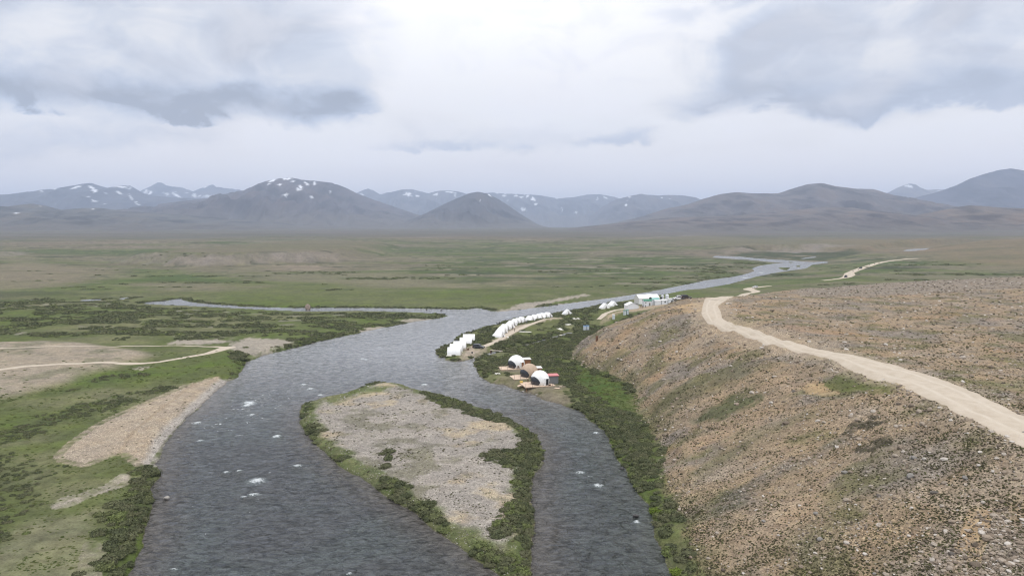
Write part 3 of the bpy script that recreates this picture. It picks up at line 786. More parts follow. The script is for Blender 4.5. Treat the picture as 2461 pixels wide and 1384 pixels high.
    hc = cmix(hc, (.105, .112, .052), 0.75 * ss(h + 5 * n7 + 5 * n25, 9, 1.5) * ss(n7 + n25, -0.35, 0.2))
    grn = ss(sdf(gpoly_green3, x, y, 40) + 5 * n7, -3, 4)
    hc = cmix(hc, (.12, .125, .055), 0.7 * grn)
    c = c * (1 - hm[:, None]) + hc * hm[:, None]
    stone = stone * (1 - hm) + hs * hm; tuft = tuft * (1 - hm) + np.clip(ht, 0, 1) * hm
    for P in CAMP_YARD:
        q = ss(sdf(P, x, y, 40) + 1.2 * n7, -1.0, 1.0)
        c = cmix(c, (.345, .275, .20), q * 0.9); stone = np.maximum(stone, 0.4 * q)
    # wheel-worn verge of the road
    rd = pdist(ROAD[:, :2], x, y, 20)
    c = cmix(c, (.34, .275, .20), 0.6 * ss(rd + 1.5 * n7, 8.2, 5.2) * hm)
    # bed and wet rim
    wet = ss(I['rw'], -0.9, 0.1)
    c = c * (1 - 0.45 * wet[:, None])
    bedc = np.tile(np.array((.115, .100, .085)), (len(x), 1))
    c = np.where((I['rw'] > 0)[:, None], cmix(bedc, (.05, .055, .052), ss(I['rw'], 0.5, 7)), c)
    stone = np.where(I['rw'] > -0.5, 0.9, stone)
    return np.clip(c, 0.01, 0.8), np.clip(stone, 0, 1), np.clip(tuft, 0, 1)
def cmixs(a, b, t):
    a = np.array(a); b = np.array(b)
    t = np.clip(0.5 + t, 0, 1)
    return a[None, :] * (1 - t[:, None]) + b[None, :] * t[:, None]
gpoly_green3 = gpoly([(2236,900),(2300,905),(2380,912),(2461,914),(2461,935),(2400,934),(2330,930),(2270,922)])

CLEAR = [gpt(*k)[:2] for k in ((1194, 781.5), (1200, 780), (1197, 781), (1198, 786), (1194, 786), (1226, 788), (1598, 1290), (1366, 783), (1366, 787), (1346, 795), (1348, 809), (1349, 813), (1181, 847), (1188, 847), (1195, 848), (1203, 849), (1184, 852), (1195, 854), (1338, 930), (1344, 934), (1096, 822), (1386, 770), (1196, 902), (1192, 905), (1210, 890), (1240, 893), (1363, 756), (1453, 742), (1473, 737))]
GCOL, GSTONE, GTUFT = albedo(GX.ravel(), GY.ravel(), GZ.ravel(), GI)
GSCRUB = scrub_density(GX.ravel(), GY.ravel(), GI)
under = cmixs((.058, .074, .028), (.082, .102, .034), fbm(GX.ravel() / 3, GY.ravel() / 3, 2, 61))
GCOL = GCOL * (1 - 0.9 * GSCRUB[:, None]) + under * (0.9 * GSCRUB[:, None])
GSTONE = GSTONE * (1 - GSCRUB)

idx = np.arange(NA * ND).reshape(NA, ND)
nxt = np.roll(idx, -1, axis=0)
Fq = np.stack([idx[:, :-1], idx[:, 1:], nxt[:, 1:], nxt[:, :-1]], -1).reshape(-1, 4)
gme = np_mesh('ground', np.stack([GX.ravel(), GY.ravel(), GZ.ravel()], 1), Fq)
add_col(gme, 'surface_colour', GCOL)
add_col(gme, 'surface_kind', np.stack([GSTONE, GTUFT, GSCRUB], 1))
ground_ob = mesh_obj('ground', gme)
tag(ground_ob, kind='structure')

gm = bpy.data.materials.new('ground')
gm.use_nodes = True
q = NT(gm.node_tree)
bs = q.n['Principled BSDF']
pos = q.new('ShaderNodeNewGeometry').outputs['Position']
oc = q.attr('surface_colour'); sk = q.sepc(q.attr('surface_kind'))
f_s, f_t, f_sc = sk[0], sk[1], sk[2]
v1 = q.sepc(q.voro(pos, 5.0))[0]; v2 = q.sepc(q.voro(pos, 1.25))[1]; v3 = q.sepc(q.voro(pos, 0.42))[2]
nf = q.noise(pos, 2.2, 5, 0.65); nm = q.noise(pos, 0.55, 5, 0.6); nl = q.noise(pos, 0.09, 5, 0.6)
# stones: each cell its own shade, a few pale ones, some dark
st = q.add(q.mul(q.sub(v1, 0.5), 0.8), q.mul(q.sub(v2, 0.5), 0.3))
st = q.add(st, q.mul(q.sub(v3, 0.5), 0.12))
st = q.add(st, q.mul(q.ramp01(v1, 0.88, 0.94), 0.5))
k_st = q.add(1.0, q.mul(st, f_s))
gr = q.add(q.mul(q.sub(nf, 0.5), 0.9), q.add(q.mul(q.sub(nm, 0.5), 1.3), q.mul(q.sub(nl, 0.5), 0.8)))
k_gr = q.add(1.0, q.mul(gr, q.sub(1.0, q.mul(f_s, 0.55))))
kk = q.m('MAXIMUM', q.mul(k_st, k_gr), 0.12)
base = q.mix(1.0, oc, q.xyz(kk, kk, kk), 'MULTIPLY')
# cushions and low tufts
tf = q.noise(pos, 2.2, 4, 0.6); tl = q.noise(pos, 0.13, 3, 0.55)
tth = q.sub(0.68, q.add(q.mul(f_t, 0.11), q.mul(q.sub(tl, 0.5), 0.35)))
tm = q.mul(q.ramp01(q.sub(tf, tth), 0.0, 0.045), q.ramp01(f_t, 0.05, 0.3))
base = q.mix(q.mul(tm, 0.62), base, (.078, .070, .040))
hs_ = q.new('ShaderNodeHueSaturation'); q.put(hs_.inputs['Color'], base)
q.put(hs_.inputs['Hue'], q.add(0.5, q.mul(q.sub(nm, 0.5), 0.035)))
q.put(hs_.inputs['Saturation'], q.add(1.0, q.mul(q.sub(nl, 0.5), 0.5)))
q.put(bs.inputs['Base Color'], hs_.outputs[0])
bs.inputs['Roughness'].default_value = 0.95
bs.inputs['Specular IOR Level'].default_value = 0.12
bump = q.new('ShaderNodeBump'); bump.inputs['Strength'].default_value = 0.75; bump.inputs['Distance'].default_value = 0.28
hgt = q.add(q.mul(q.sub(1.0, q.voro(pos, 3.2, 'Distance')), q.mul(f_s, 0.5)), q.add(q.mul(nf, 0.5), q.mul(nm, 0.9)))
hgt = q.add(hgt, q.mul(tm, 0.5))
q.put(bump.inputs['Height'], hgt)
q.put(bs.inputs['Normal'], bump.outputs[0])
gme.materials.append(gm)

# ------------------------------------------------------------------ roads and tracks: ribbons sunk at the edges
def mat(name, col, rough=0.8, var=0.12, scale=3.0, metal=0.0, spec=0.3, bumpd=0.0):
    m = bpy.data.materials.new(name); m.use_nodes = True
    t = NT(m.node_tree); b = t.n['Principled BSDF']
    p = t.new('ShaderNodeTexCoord').outputs['Object']
    n = t.noise(p, scale, 5, 0.6)
    k = t.ramp01(n, 0.25, 0.75, 1 - var, 1 + var, 'LINEAR')
    t.put(b.inputs['Base Color'], t.mix(1.0, (*col, 1), t.xyz(k, k, k), 'MULTIPLY'))
    b.inputs['Roughness'].default_value = rough
    b.inputs['Metallic'].default_value = metal
    b.inputs['Specular IOR Level'].default_value = spec
    if bumpd:
        bb = t.new('ShaderNodeBump'); bb.inputs['Distance'].default_value = bumpd
        t.put(bb.inputs['Height'], n); t.put(b.inputs['Normal'], bb.outputs[0])
    return m
dust = bpy.data.materials.new('road_dust'); dust.use_nodes = True
q = NT(dust.node_tree); bs = q.n['Principled BSDF']
pos = q.new('ShaderNodeNewGeometry').outputs['Position']
acr = q.sepc(q.attr('across'))
n1 = q.noise(pos, 0.35, 6, 0.65); n2 = q.noise(pos, 3.5, 4, 0.6)
rut = q.m('ABSOLUTE', q.sub(q.m('ABSOLUTE', q.sub(acr[0], 0.5)), 0.17))
rutm = q.mul(q.ramp01(rut, 0.0, 0.07, 1.0, 0.0), q.ramp01(n1, 0.35, 0.6))
edge = q.ramp01(q.m('ABSOLUTE', q.sub(acr[0], 0.5)), 0.33, 0.5)
cc = q.mix(q.ramp01(n1, 0.3, 0.7), (.52, .455, .372), (.44, .375, .295))
cc = q.mix(q.mul(rutm, 0.7), cc, (.58, .52, .435))
cc = q.mix(q.mul(edge, 0.75), cc, (.37, .30, .215))
cc = q.mix(q.ramp01(n2, 0.58, 0.72, 0, 0.3), cc, (.29, .24, .185))
q.put(bs.inputs['Base Color'], cc)
bs.inputs['Roughness'].default_value = 0.95; bs.inputs['Specular IOR Level'].default_value = 0.1
def ribbon(name, P, mt, lift=0.14, sink=0.22, nx=11):
    n = len(P)
    T = np.gradient(P[:, :2], axis=0)
    T /= np.maximum(np.hypot(*T.T), 1e-6)[:, None]
    N = np.stack([-T[:, 1], T[:, 0]], 1)
    V = []; A = []
    for j in range(nx):
        s = j / (nx - 1) * 2 - 1
        w = P[:, 2] * 1.22
        X = P[:, 0] + N[:, 0] * s * w; Y = P[:, 1] + N[:, 1] * s * w
        Z = hz(X, Y) + lift - (lift + sink) * np.maximum(0, (abs(s) - 0.55) / 0.45) ** 1.6
        V.append(np.stack([X, Y, Z], 1)); A.append(np.full((n, 3), j / (nx - 1)))
    V = np.stack(V, 1).reshape(-1, 3); A = np.stack(A, 1).reshape(-1, 3)
    i = np.arange(n * nx).reshape(n, nx)
    Fq = np.stack([i[:-1, :-1], i[1:, :-1], i[1:, 1:], i[:-1, 1:]], -1).reshape(-1, 4)
    me = np_mesh(name, V, Fq); add_col(me, 'across', A)
    me.materials.append(mt)
    return tag(mesh_obj(name, me), kind='structure')
ribbon('road', resample(ROAD, 420), dust)
ribbon('road', resample(ROAD2, 220), dust, 0.2, 0.2)
ribbon('road', resample(ROAD3, 260), dust, 0.25, 0.2)
ribbon('path', resample(TR1, 400), dust, 0.08, 0.14, 7)
ribbon('path', resample(TR2, 360), dust, 0.03, 0.12, 7)
ribbon('path', resample(TR3, 160), dust, 0.06, 0.1, 7)
ribbon('path', resample(TR4, 80), dust, 0.1, 0.1, 7)
# ------------------------------------------------------------------ river surface
cols = np.arange(0, NDN)
jj = np.where((DD > 44) & (DD < 2300))[0]
wx, wy = GX[:NDN][:, jj], GY[:NDN][:, jj]
nr, ncl = wx.shape[1], wx.shape[0]
rwv = (GI['rw'].reshape(NA, ND)[:NDN][:, jj])
rsv = (GI['rs'].reshape(NA, ND)[:NDN][:, jj])
keepv = rwv > -1.6
keepq = keepv[:-1, :-1] | keepv[1:, :-1] | keepv[:-1, 1:] | keepv[1:, 1:]
ii = np.arange(ncl * nr).reshape(ncl, nr)
Fw = np.stack([ii[:-1, :-1], ii[:-1, 1:], ii[1:, 1:], ii[1:, :-1]], -1)[keepq]
X, Y = wx.ravel(), wy.ravel()
dist = np.hypot(X, Y)
# white water: the big standing waves seen in the photo, and small caps along the fast line
FOAM = [(617,1157,26,9),(600,972,16,5),(592,976,12,4),(665,1050,14,5),(475,1017,10,4),(482,1060,10,3),(598,968,20,4),(605,998,9,3),(545,1136,12,3),(575,1132,10,2.5),(715,1120,14,4),(610,1190,20,4),(585,1195,10,3),(420,1370,14,3),(1395,1136,15,4),(1437,1168,18,6),(1432,1041,10,3),(1530,1255,12,5),(840,1380,12,3),(1020,925,12,2.5),(745,935,12,3),(770,950,10,3),(730,925,12,2),(912,834,9,1.5),(870,862,12,1.5),(880,864,10,1.5),(1240,770,9,1.2),(1222,762,9,1),(1300,752,10,1),(1400,735,12,1),(1560,706,14,1),(1600,702,12,1),(1790,667,14,1.4),(1830,655,12,1)]
foam = np.zeros_like(X)
for px, py, wp, hp in FOAM:
    fx_, fy_ = W(px, py)
    dd = math.hypot(fx_, fy_)
    rx = wp * dd / F; ry = min(hp * dd * dd / (F * CAMZ), rx * 2.2)
    m = (np.abs(X - fx_) < rx * 3) & (np.abs(Y - fy_) < ry * 3)
    if m.any():
        qd = ((X[m] - fx_) / rx) ** 2 + ((Y[m] - fy_) / ry) ** 2
        foam[m] = np.maximum(foam[m], np.exp(-qd * 1.1))
rap = np.zeros_like(X)
for px, py, wp, hp, k in ((610,980,120,70,1.0),(620,1160,200,110,.55),(1430,1150,80,130,.5),(760,930,140,40,.6),(1440,1060,60,60,.5),(1300,765,180,18,.6),(1180,765,90,14,.6),(900,860,260,40,.3),(1000,960,500,60,.2),(1700,685,120,12,.6),(600,1090,170,80,.4)):
    fx_, fy_ = W(px, py); dd = math.hypot(fx_, fy_)
    rx = wp * dd / F; ry = hp * dd * dd / (F * CAMZ)
    rap = np.maximum(rap, k * np.exp(-(((X - fx_) / rx) ** 2 + ((Y - fy_) / ry) ** 2)))
rf = rwv.ravel()
swell = (fbm(X / 2.6, Y / 1.5, 3, 71) * 0.11 + fbm(X / 7, Y / 4, 2, 72) * 0.08) * ss(rf, 0.3, 3.5)
swell = swell * ss(dist, 420, 160) + foam * (0.34 + 0.25 * fbm(X / 1.1, Y / 0.8, 3, 73)) * ss(dist, 500, 200)
deep = ss(rf + 1.5 * fbm(X / 9, Y / 9, 3, 74), 0.0, 9.0)
wme = np_mesh('river', np.stack([X, Y, swell], 1), Fw)
# drop loose vertices
bm = bmesh.new(); bm.from_mesh(wme)
add_col(wme, 'water', np.stack([deep, np.clip(foam, 0, 1), rap], 1))
bm.free()
bm = bmesh.new(); bm.from_mesh(wme)
bmesh.ops.delete(bm, geom=[v for v in bm.verts if not v.link_faces], context='VERTS')
bm.to_mesh(wme); bm.free()
river = tag(mesh_obj('river', wme), kind='structure')
wm = bpy.data.materials.new('river_water'); wm.use_nodes = True
q = NT(wm.node_tree); bs = q.n['Principled BSDF']
pos = q.new('ShaderNodeNewGeometry').outputs['Position']
wa = q.sepc(q.attr('water'))
px_, py_, pz_ = q.sep(pos)
pw = q.xyz(q.mul(px_, 0.62), py_, pz_)
na = q.noise(pw, 0.95, 6, 0.6, dist=0.4); nb = q.noise(pw, 0.16, 4, 0.55, dist=0.6); ncn = q.noise(pw, 3.4, 4, 0.6); nlow = q.noise(pos, 0.035, 4, 0.55, dist=0.5)
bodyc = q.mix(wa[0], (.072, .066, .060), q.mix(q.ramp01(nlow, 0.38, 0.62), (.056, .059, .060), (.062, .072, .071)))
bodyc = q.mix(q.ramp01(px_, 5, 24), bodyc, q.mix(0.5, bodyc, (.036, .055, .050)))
bodyc = q.mix(q.ramp01(py_, 150, 300), bodyc, q.mix(0.85, bodyc, (.215, .220, .226)))  # sky sheen upstream painted into the body colour
wave_tone = q.noise(q.xyz(q.mul(px_, 0.7), py_, 9.0), 0.7, 5, 0.6, dist=1.2)
kw = q.ramp01(wave_tone, 0.34, 0.64, 0.55, 1.5)  # light and dark of the waves painted into the water colour as noise
bodyc = q.mix(1.0, bodyc, q.xyz(kw, kw, kw), 'MULTIPLY')
thr = q.sub(0.735, q.mul(wa[2], 0.135))
caps = q.ramp01(q.sub(q.noise(pw, 0.7, 6, 0.68, dist=0.8), thr), 0.0, 0.05)
fo = q.ramp01(q.sub(q.add(q.mul(wa[1], 0.85), q.mul(q.sub(q.noise(q.xyz(q.mul(px_, 0.8), q.mul(py_, 1.5), 0.0), 2.6, 8, 0.72, dist=1.0), 0.5), 2.6)), 0.50), 0.0, 0.4)
fo = q.mul(fo, q.ramp01(wa[1], 0.10, 0.35))
fo = q.m('MAXIMUM', fo, q.mul(caps, q.ramp01(wa[2], 0.03, 0.3)))
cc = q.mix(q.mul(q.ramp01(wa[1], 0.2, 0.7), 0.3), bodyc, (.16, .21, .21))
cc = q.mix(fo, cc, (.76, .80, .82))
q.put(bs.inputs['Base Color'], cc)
q.put(bs.inputs['Roughness'], q.add(0.12, q.mul(fo, 0.6)))
bs.inputs['IOR'].default_value = 1.333
bump = q.new('ShaderNodeBump'); bump.inputs['Strength'].default_value = 1.0; bump.inputs['Distance'].default_value = 0.95
crest = q.sub(1.0, q.mul(q.m('ABSOLUTE', q.sub(q.noise(pw, 0.42, 3, 0.5, dist=0.5), 0.5)), 3.0))
chop = q.noise(q.xyz(q.mul(px_, 0.8), py_, 4.0), 0.52, 3, 0.5, dist=0.9)
hh = q.add(q.mul(crest, 0.7), q.add(q.mul(na, 0.7), q.add(q.mul(nb, 0.8), q.add(q.mul(ncn, 0.16), q.mul(chop, 2.2)))))
calm = q.ramp01(py_, 120, 300, 1.0, 0.18)
q.put(bump.inputs['Height'], q.mul(q.mul(hh, calm), q.ramp01(wa[0], 0.0, 0.5, 0.55, 1.0)))
q.put(bs.inputs['Normal'], bump.outputs[0])
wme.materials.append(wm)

# ------------------------------------------------------------------ mountains and hills
mm = bpy.data.materials.new('mountain_rock'); mm.use_nodes = True
q = NT(mm.node_tree); bs = q.n['Principled BSDF']
q.put(bs.inputs['Base Color'], q.attr('surface_colour')); bs.inputs['Roughness'].default_value = 0.95; bs.inputs['Specular IOR Level'].default_value = 0.1
def ridge(name, D, pts, front, back, col, snow=0.0, rough=0.10, seed=1, jag=0.0, sn_lo=0.55, spots=(), low=None):
    P = np.array(pts, float)
    if low is None: low = 20.0
    u = np.arange(P[0, 0], P[-1, 0] + 0.1, 2.2)
    py = np.interp(u, P[:, 0], P[:, 1])
    kern = np.array([1, 2, 3, 2, 1.]) / 9
    py = np.convolve(np.pad(py, 2, mode='edge'), kern, 'valid')
    py = py + jag * fbm(u / 9.0, u * 0 + seed, 3, seed, 0.6)
    Du = D * (1 + 0.06 * fbm(u / 160.0, u * 0 + 3.3, 3, seed))
    xs, zs = at_depth(u, py, Du)
    xs = np.asarray(xs, float)
    v = np.concatenate([-(np.linspace(1, 0, 64) ** 1.25), np.linspace(0, 1, 22)[1:]])
    U, Vv = np.meshgrid(np.arange(len(u)), v, indexing='ij')
    a = np.abs(Vv)
    zt = np.maximum(zs, low + 5)[:, None] - low
    xw = xs[:, None] + 0 * Vv
    yy = Du[:, None] + np.where(Vv < 0, Vv * front, Vv * back)
    shape = (1 - a) ** 1.35
    scl = D / 9000.0
    rg = 1 - np.abs(fbm(xw / (420 * scl) + 0.35 * yy / (900 * scl), yy / (1900 * scl), 5, seed + 3, 0.55)) * 2.2
    fine = fbm(xw / (130 * scl), yy / (260 * scl), 4, seed + 4)
    zz = low + zt * shape + zt * rough * 1.2 * (rg - 0.55) * np.sin(np.pi * np.clip(a, 0, 1)) * 1.9 + zt * rough * 0.35 * fine * (a * (1 - a)) * 4
    zz = np.minimum(zz, low + zt * (1 - 0.92 * a))
    zz[:, 0] = low - 30; zz[:, -1] = low - 30
    hrel = np.clip((zz - low) / np.maximum(zt, 1), 0, 1)
    habs = np.clip((zz - low) / max(zs.max() - low, 1), 0, 1)
    c = np.tile(np.array(col), (U.size, 1))
    nn = fbm(xw.ravel() / (300 * scl), yy.ravel() / (500 * scl), 5, seed + 5)
    c = cmix(c, np.array(col) * 0.5, ss(nn + (rg.ravel() - 0.5) * 0.3, 0.0, 0.4))
    c = cmix(c, np.array(col) * np.array((1.18, 1.08, 0.98)), ss(-nn, 0.05, 0.4))
    c = cmix(c, (.115, .104, .090), 0.92 * ss(habs.ravel() + 0.12 * nn, 0.40, 0.03))
    sn = np.zeros(U.size)
    if snow > 0:
        sm = fbm(xw.ravel() / (150 * scl), yy.ravel() / (190 * scl), 4, seed + 6) + 0.5 * fbm(xw.ravel() / (45 * scl), yy.ravel() / (120 * scl), 3, seed + 7)
        sm = sm - 0.35 * (rg.ravel() - 0.5)
        sn = ss(sm + snow * 0.40 * ss(habs.ravel(), sn_lo, 1.0) - 0.56, 0.0, 0.06) * ss(habs.ravel(), sn_lo - 0.12, sn_lo + 0.1)
    if spots:
        # snow fields at known places: photo pixel of the centre, half size
        dy = np.stack([xw.ravel(), yy.ravel(), zz.ravel() - CAMZ], 1)
        ca, sa = math.cos(PITCH), math.sin(PITCH)
        dep = dy[:, 1] * ca - dy[:, 2] * sa
        pxx = CX + F * dy[:, 0] / dep; pyy = CY - F * (dy[:, 1] * sa + dy[:, 2] * ca) / dep
        wob = 0.5 * fbm(pxx / 5, pyy / 3, 3, seed + 8)
        for (sx_, sy_, rx_, ry_, ang) in spots:
            cs, sn_ = math.cos(ang), math.sin(ang)
            ex, ey = pxx - sx_, pyy - sy_
            qd = ((ex * cs + ey * sn_) / rx_) ** 2 + ((-ex * sn_ + ey * cs) / ry_) ** 2
            sn = np.maximum(sn, ss(0.92 - np.sqrt(qd) + wob * 2.0, 0.0, 0.35) * (Vv.ravel() <= 0.02))
    c = cmix(c, (.80, .82, .85), np.clip(sn, 0, 1))
    n0, n1 = U.shape
    i = np.arange(n0 * n1).reshape(n0, n1)
    Fq = np.stack([i[:-1, :-1], i[1:, :-1], i[1:, 1:], i[:-1, 1:]], -1).reshape(-1, 4)
    me = np_mesh(name, np.stack([xw.ravel(), yy.ravel(), zz.ravel()], 1), Fq)
    add_col(me, 'surface_colour', c)
    me.materials.append(mm)
    return tag(mesh_obj(name, me), kind='structure')
ROCK, BROWN, DARKB = (.088, .088, .096), (.165, .140, .112), (.062, .062, .070)
ridge('mountain', 17500, [(280,478),(330,464),(345,455),(365,447),(374,441),(382,438),(392,440),(400,447),(420,449),(440,452),(465,461),(480,453),(498,447),(506,446),(512,443),(519,448),(528,450),(545,453),(575,456),(590,462),(620,470),(680,482)],
      3600, 1500, ROCK, 0.75, 0.22, 101, 2.2, 0.45, [(362,463,9,4,-.8),(352,461,6,6,0),(400,466,10,3,.4),(425,470,14,3,.5),(467,470,6,5,.3),(498,472,10,3,0),(520,471,16,3,0)], low=35)
ridge('mountain', 12500, [(-420,490),(-200,478),(-100,472),(0,468),(60,466),(100,456),(140,454),(170,447),(205,441),(220,440),(240,447),(262,453),(282,447),(310,445),(325,453),(345,465),(370,471),(420,475),(480,478),(560,484),(640,500),(760,530)],
      4300, 1500, DARKB, 0.42, 0.14, 102, 0.8, 0.62, [(99,461,2.5,5,0),(132,454,8,2,0),(183,450,14,2.6,-.3),(222,452,16,3,.5),(228,459,8,4,.3),(295,450,22,3,.1),(285,463,10,2.6,.6),(315,475,9,2,.9),(330,489,7,1.6,.8),(212,472,5,2.4,-.3),(230,484,7,1.6,.2),(250,490,3,1.5,0)], low=35)
ridge('mountain', 9500, [(380,505),(430,487),(480,478),(540,474),(580,465),(620,446),(645,434),(670,429),(700,427),(730,433),(760,435),(800,440),(830,451),(860,466),(900,481),(950,498),(1000,515),(1060,535),(1120,552)],
      3900, 1600, (.080, .070, .074), 0.10, 0.15, 103, 0.7, 0.8, [(655,434,13,3,-.35),(647,442,6,1.6,-.3),(690,430,14,3,-.1),(705,436,6,2,0),(722,450,5,7,-.5),(718,455,6,4,.6),(735,440,12,2,.6),(756,441,4,4,0),(687,467,8,3.4,-.5),(806,442,4,1.5,.2),(752,475,12,1.3,.5),(795,461,6,1.5,.5),(672,444,5,1.3,.2)], low=30)
ridge('mountain', 16500, [(790,486),(840,472),(865,460),(885,453),(897,458),(907,464),(915,468),(930,463),(940,462),(965,456),(990,455),(1010,460),(1030,465),(1050,459),(1080,458),(1100,460),(1130,468),(1180,463),(1220,466),(1260,467),(1300,470),(1340,477),(1380,474),(1410,468),(1440,467),(1475,473),(1520,486),(1600,510)],
      4000, 1600, (.095,.095,.102), 0.42, 0.18, 104, 0.9, 0.66, [(982,467,9,5,.2),(1003,471,5,2.5,.3),(870,467,8,2,.5),(1010,458,10,2,.2),(1048,467,8,2.5,-.3),(1082,462,16,2,.1),(1240,471,6,2,0),(1268,471,5,4,-.5),(1281,479,5,7,-.4),(1287,491,4,2,0),(1256,503,4,5,-.7),(1262,503,8,1.4,.6),(1340,477,8,1.2,0),(1455,475,6,1.5,.4),(1350,503,5,1.2,.5),(1385,511,7,1.2,.2)], low=40)
ridge('mountain', 13500, [(1380,552),(1405,540),(1420,520),(1450,495),(1480,480),(1510,472),(1540,466),(1552,468),(1580,470),(1600,469),(1640,470),(1670,474),(1700,484),(1760,506),(1840,530)],
      3200, 1500, (.095,.092,.098), 0.2, 0.16, 105, 0.8, 0.75, [(1504,493,3,3,0),(1513,474,6,1.5,.1),(1684,478,7,2,.2)], low=40)
ridge('mountain', 9000, [(930,552),(980,533),(1020,514),(1060,494),(1100,476),(1130,464),(1150,461),(1175,467),(1200,480),(1230,500),(1260,520),(1290,538),(1325,551)],
      2800, 1300, (.066,.062,.066), 0.0, 0.12, 106, 0.5, 0.8, [(1175,468,9,1.3,.7),(1154,481,3,1.3,.3)], low=30)
ridge('mountain', 15500, [(2040,500),(2090,486),(2130,465),(2160,450),(2178,444),(2190,441),(2202,444),(2212,451),(2228,457),(2260,455),(2300,460),(2380,480)],
      3000, 1300, (.15, .135, .125), 0.3, 0.15, 107, 0.8, 0.7, [(2182,447,9,3,.1),(2190,450,5,2.5,.4),(2258,458,6,1.2,0)], low=40)
ridge('mountain', 10500, [(2080,512),(2150,490),(2200,475),(2250,463),(2300,445),(2330,430),(2360,420),(2400,409),(2430,405),(2461,410),(2520,425),(2600,452),(2720,478),(2900,500)],
      3600, 1600, (.062, .062, .080), 0.0, 0.12, 108, 0.6, 0.8, low=35)
ridge('mountain', 7600, [(1400,548),(1480,535),(1540,521),(1600,502),(1650,492),(1690,478),(1730,467),(1770,462),(1810,465),(1870,465),(1900,455),(1940,443),(1975,440),(2010,448),(2060,454),(2100,455),(2150,470),(2200,488),(2250,505),(2320,525),(2420,545)],
      2500, 1300, (.108,.094,.090), 0.0, 0.12, 109, 0.6, 0.8, low=25)
ridge('hill', 6200, [(-500,520),(-200,510),(-50,505),(0,503),(40,495),(75,489),(110,495),(150,505),(200,500),(240,500),(300,508),(380,512),(480,520),(600,531),(750,541),(900,553)],
      2500, 1300, (.092,.088,.080), 0.0, 0.16, 110, 0.7, 0.8, [(40,512,5,1.2,0),(97,495,4,1.4,.4),(223,503,3,1.2,.2)], low=18)
ridge('hill', 5400, [(1260,560),(1330,553),(1400,545),(1470,538),(1540,531),(1600,524),(1680,521),(1760,519),(1840,512),(1900,506),(1980,497),(2050,499),(2100,511),(2180,528),(2260,545)],
      2000, 1100, (.120,.102,.092), 0.0, 0.16, 111, 0.7, 0.8, low=15)
ridge('hill', 4700, [(2040,556),(2110,538),(2180,522),(2250,508),(2300,498),(2330,494),(2370,496),(2400,499),(2461,501),(2560,496),(2700,505),(2900,520)],
      1700, 1100, (.130,.105,.086), 0.0, 0.16, 112, 0.7, 0.8, low=12)

# ------------------------------------------------------------------ air
hb = bmesh.new()
bmesh.ops.create_cube(hb, size=1.0)
hme = bpy.data.meshes.new('haze'); hb.to_mesh(hme); hb.free()
haze = mesh_obj('haze', hme)
HT = 1260.0
haze.scale = (58000, 58000, HT + 40)
haze.location = (0, 0, HT / 2 - 20)
tag(haze, kind='stuff')
hm_ = bpy.data.materials.new('haze'); hm_.use_nodes = True
q = NT(hm_.node_tree); q.n.remove(q.n['Principled BSDF'])
vol = q.new('ShaderNodeVolumePrincipled')
vol.inputs['Color'].default_value = (0.655, 0.775, 1.0, 1)
vol.inputs['Density'].default_value = 7.4e-5
vol.inputs['Anisotropy'].default_value = 0.0
q.l.new(vol.outputs[0], q.n['Material Output'].inputs['Volume'])
hme.materials.append(hm_)
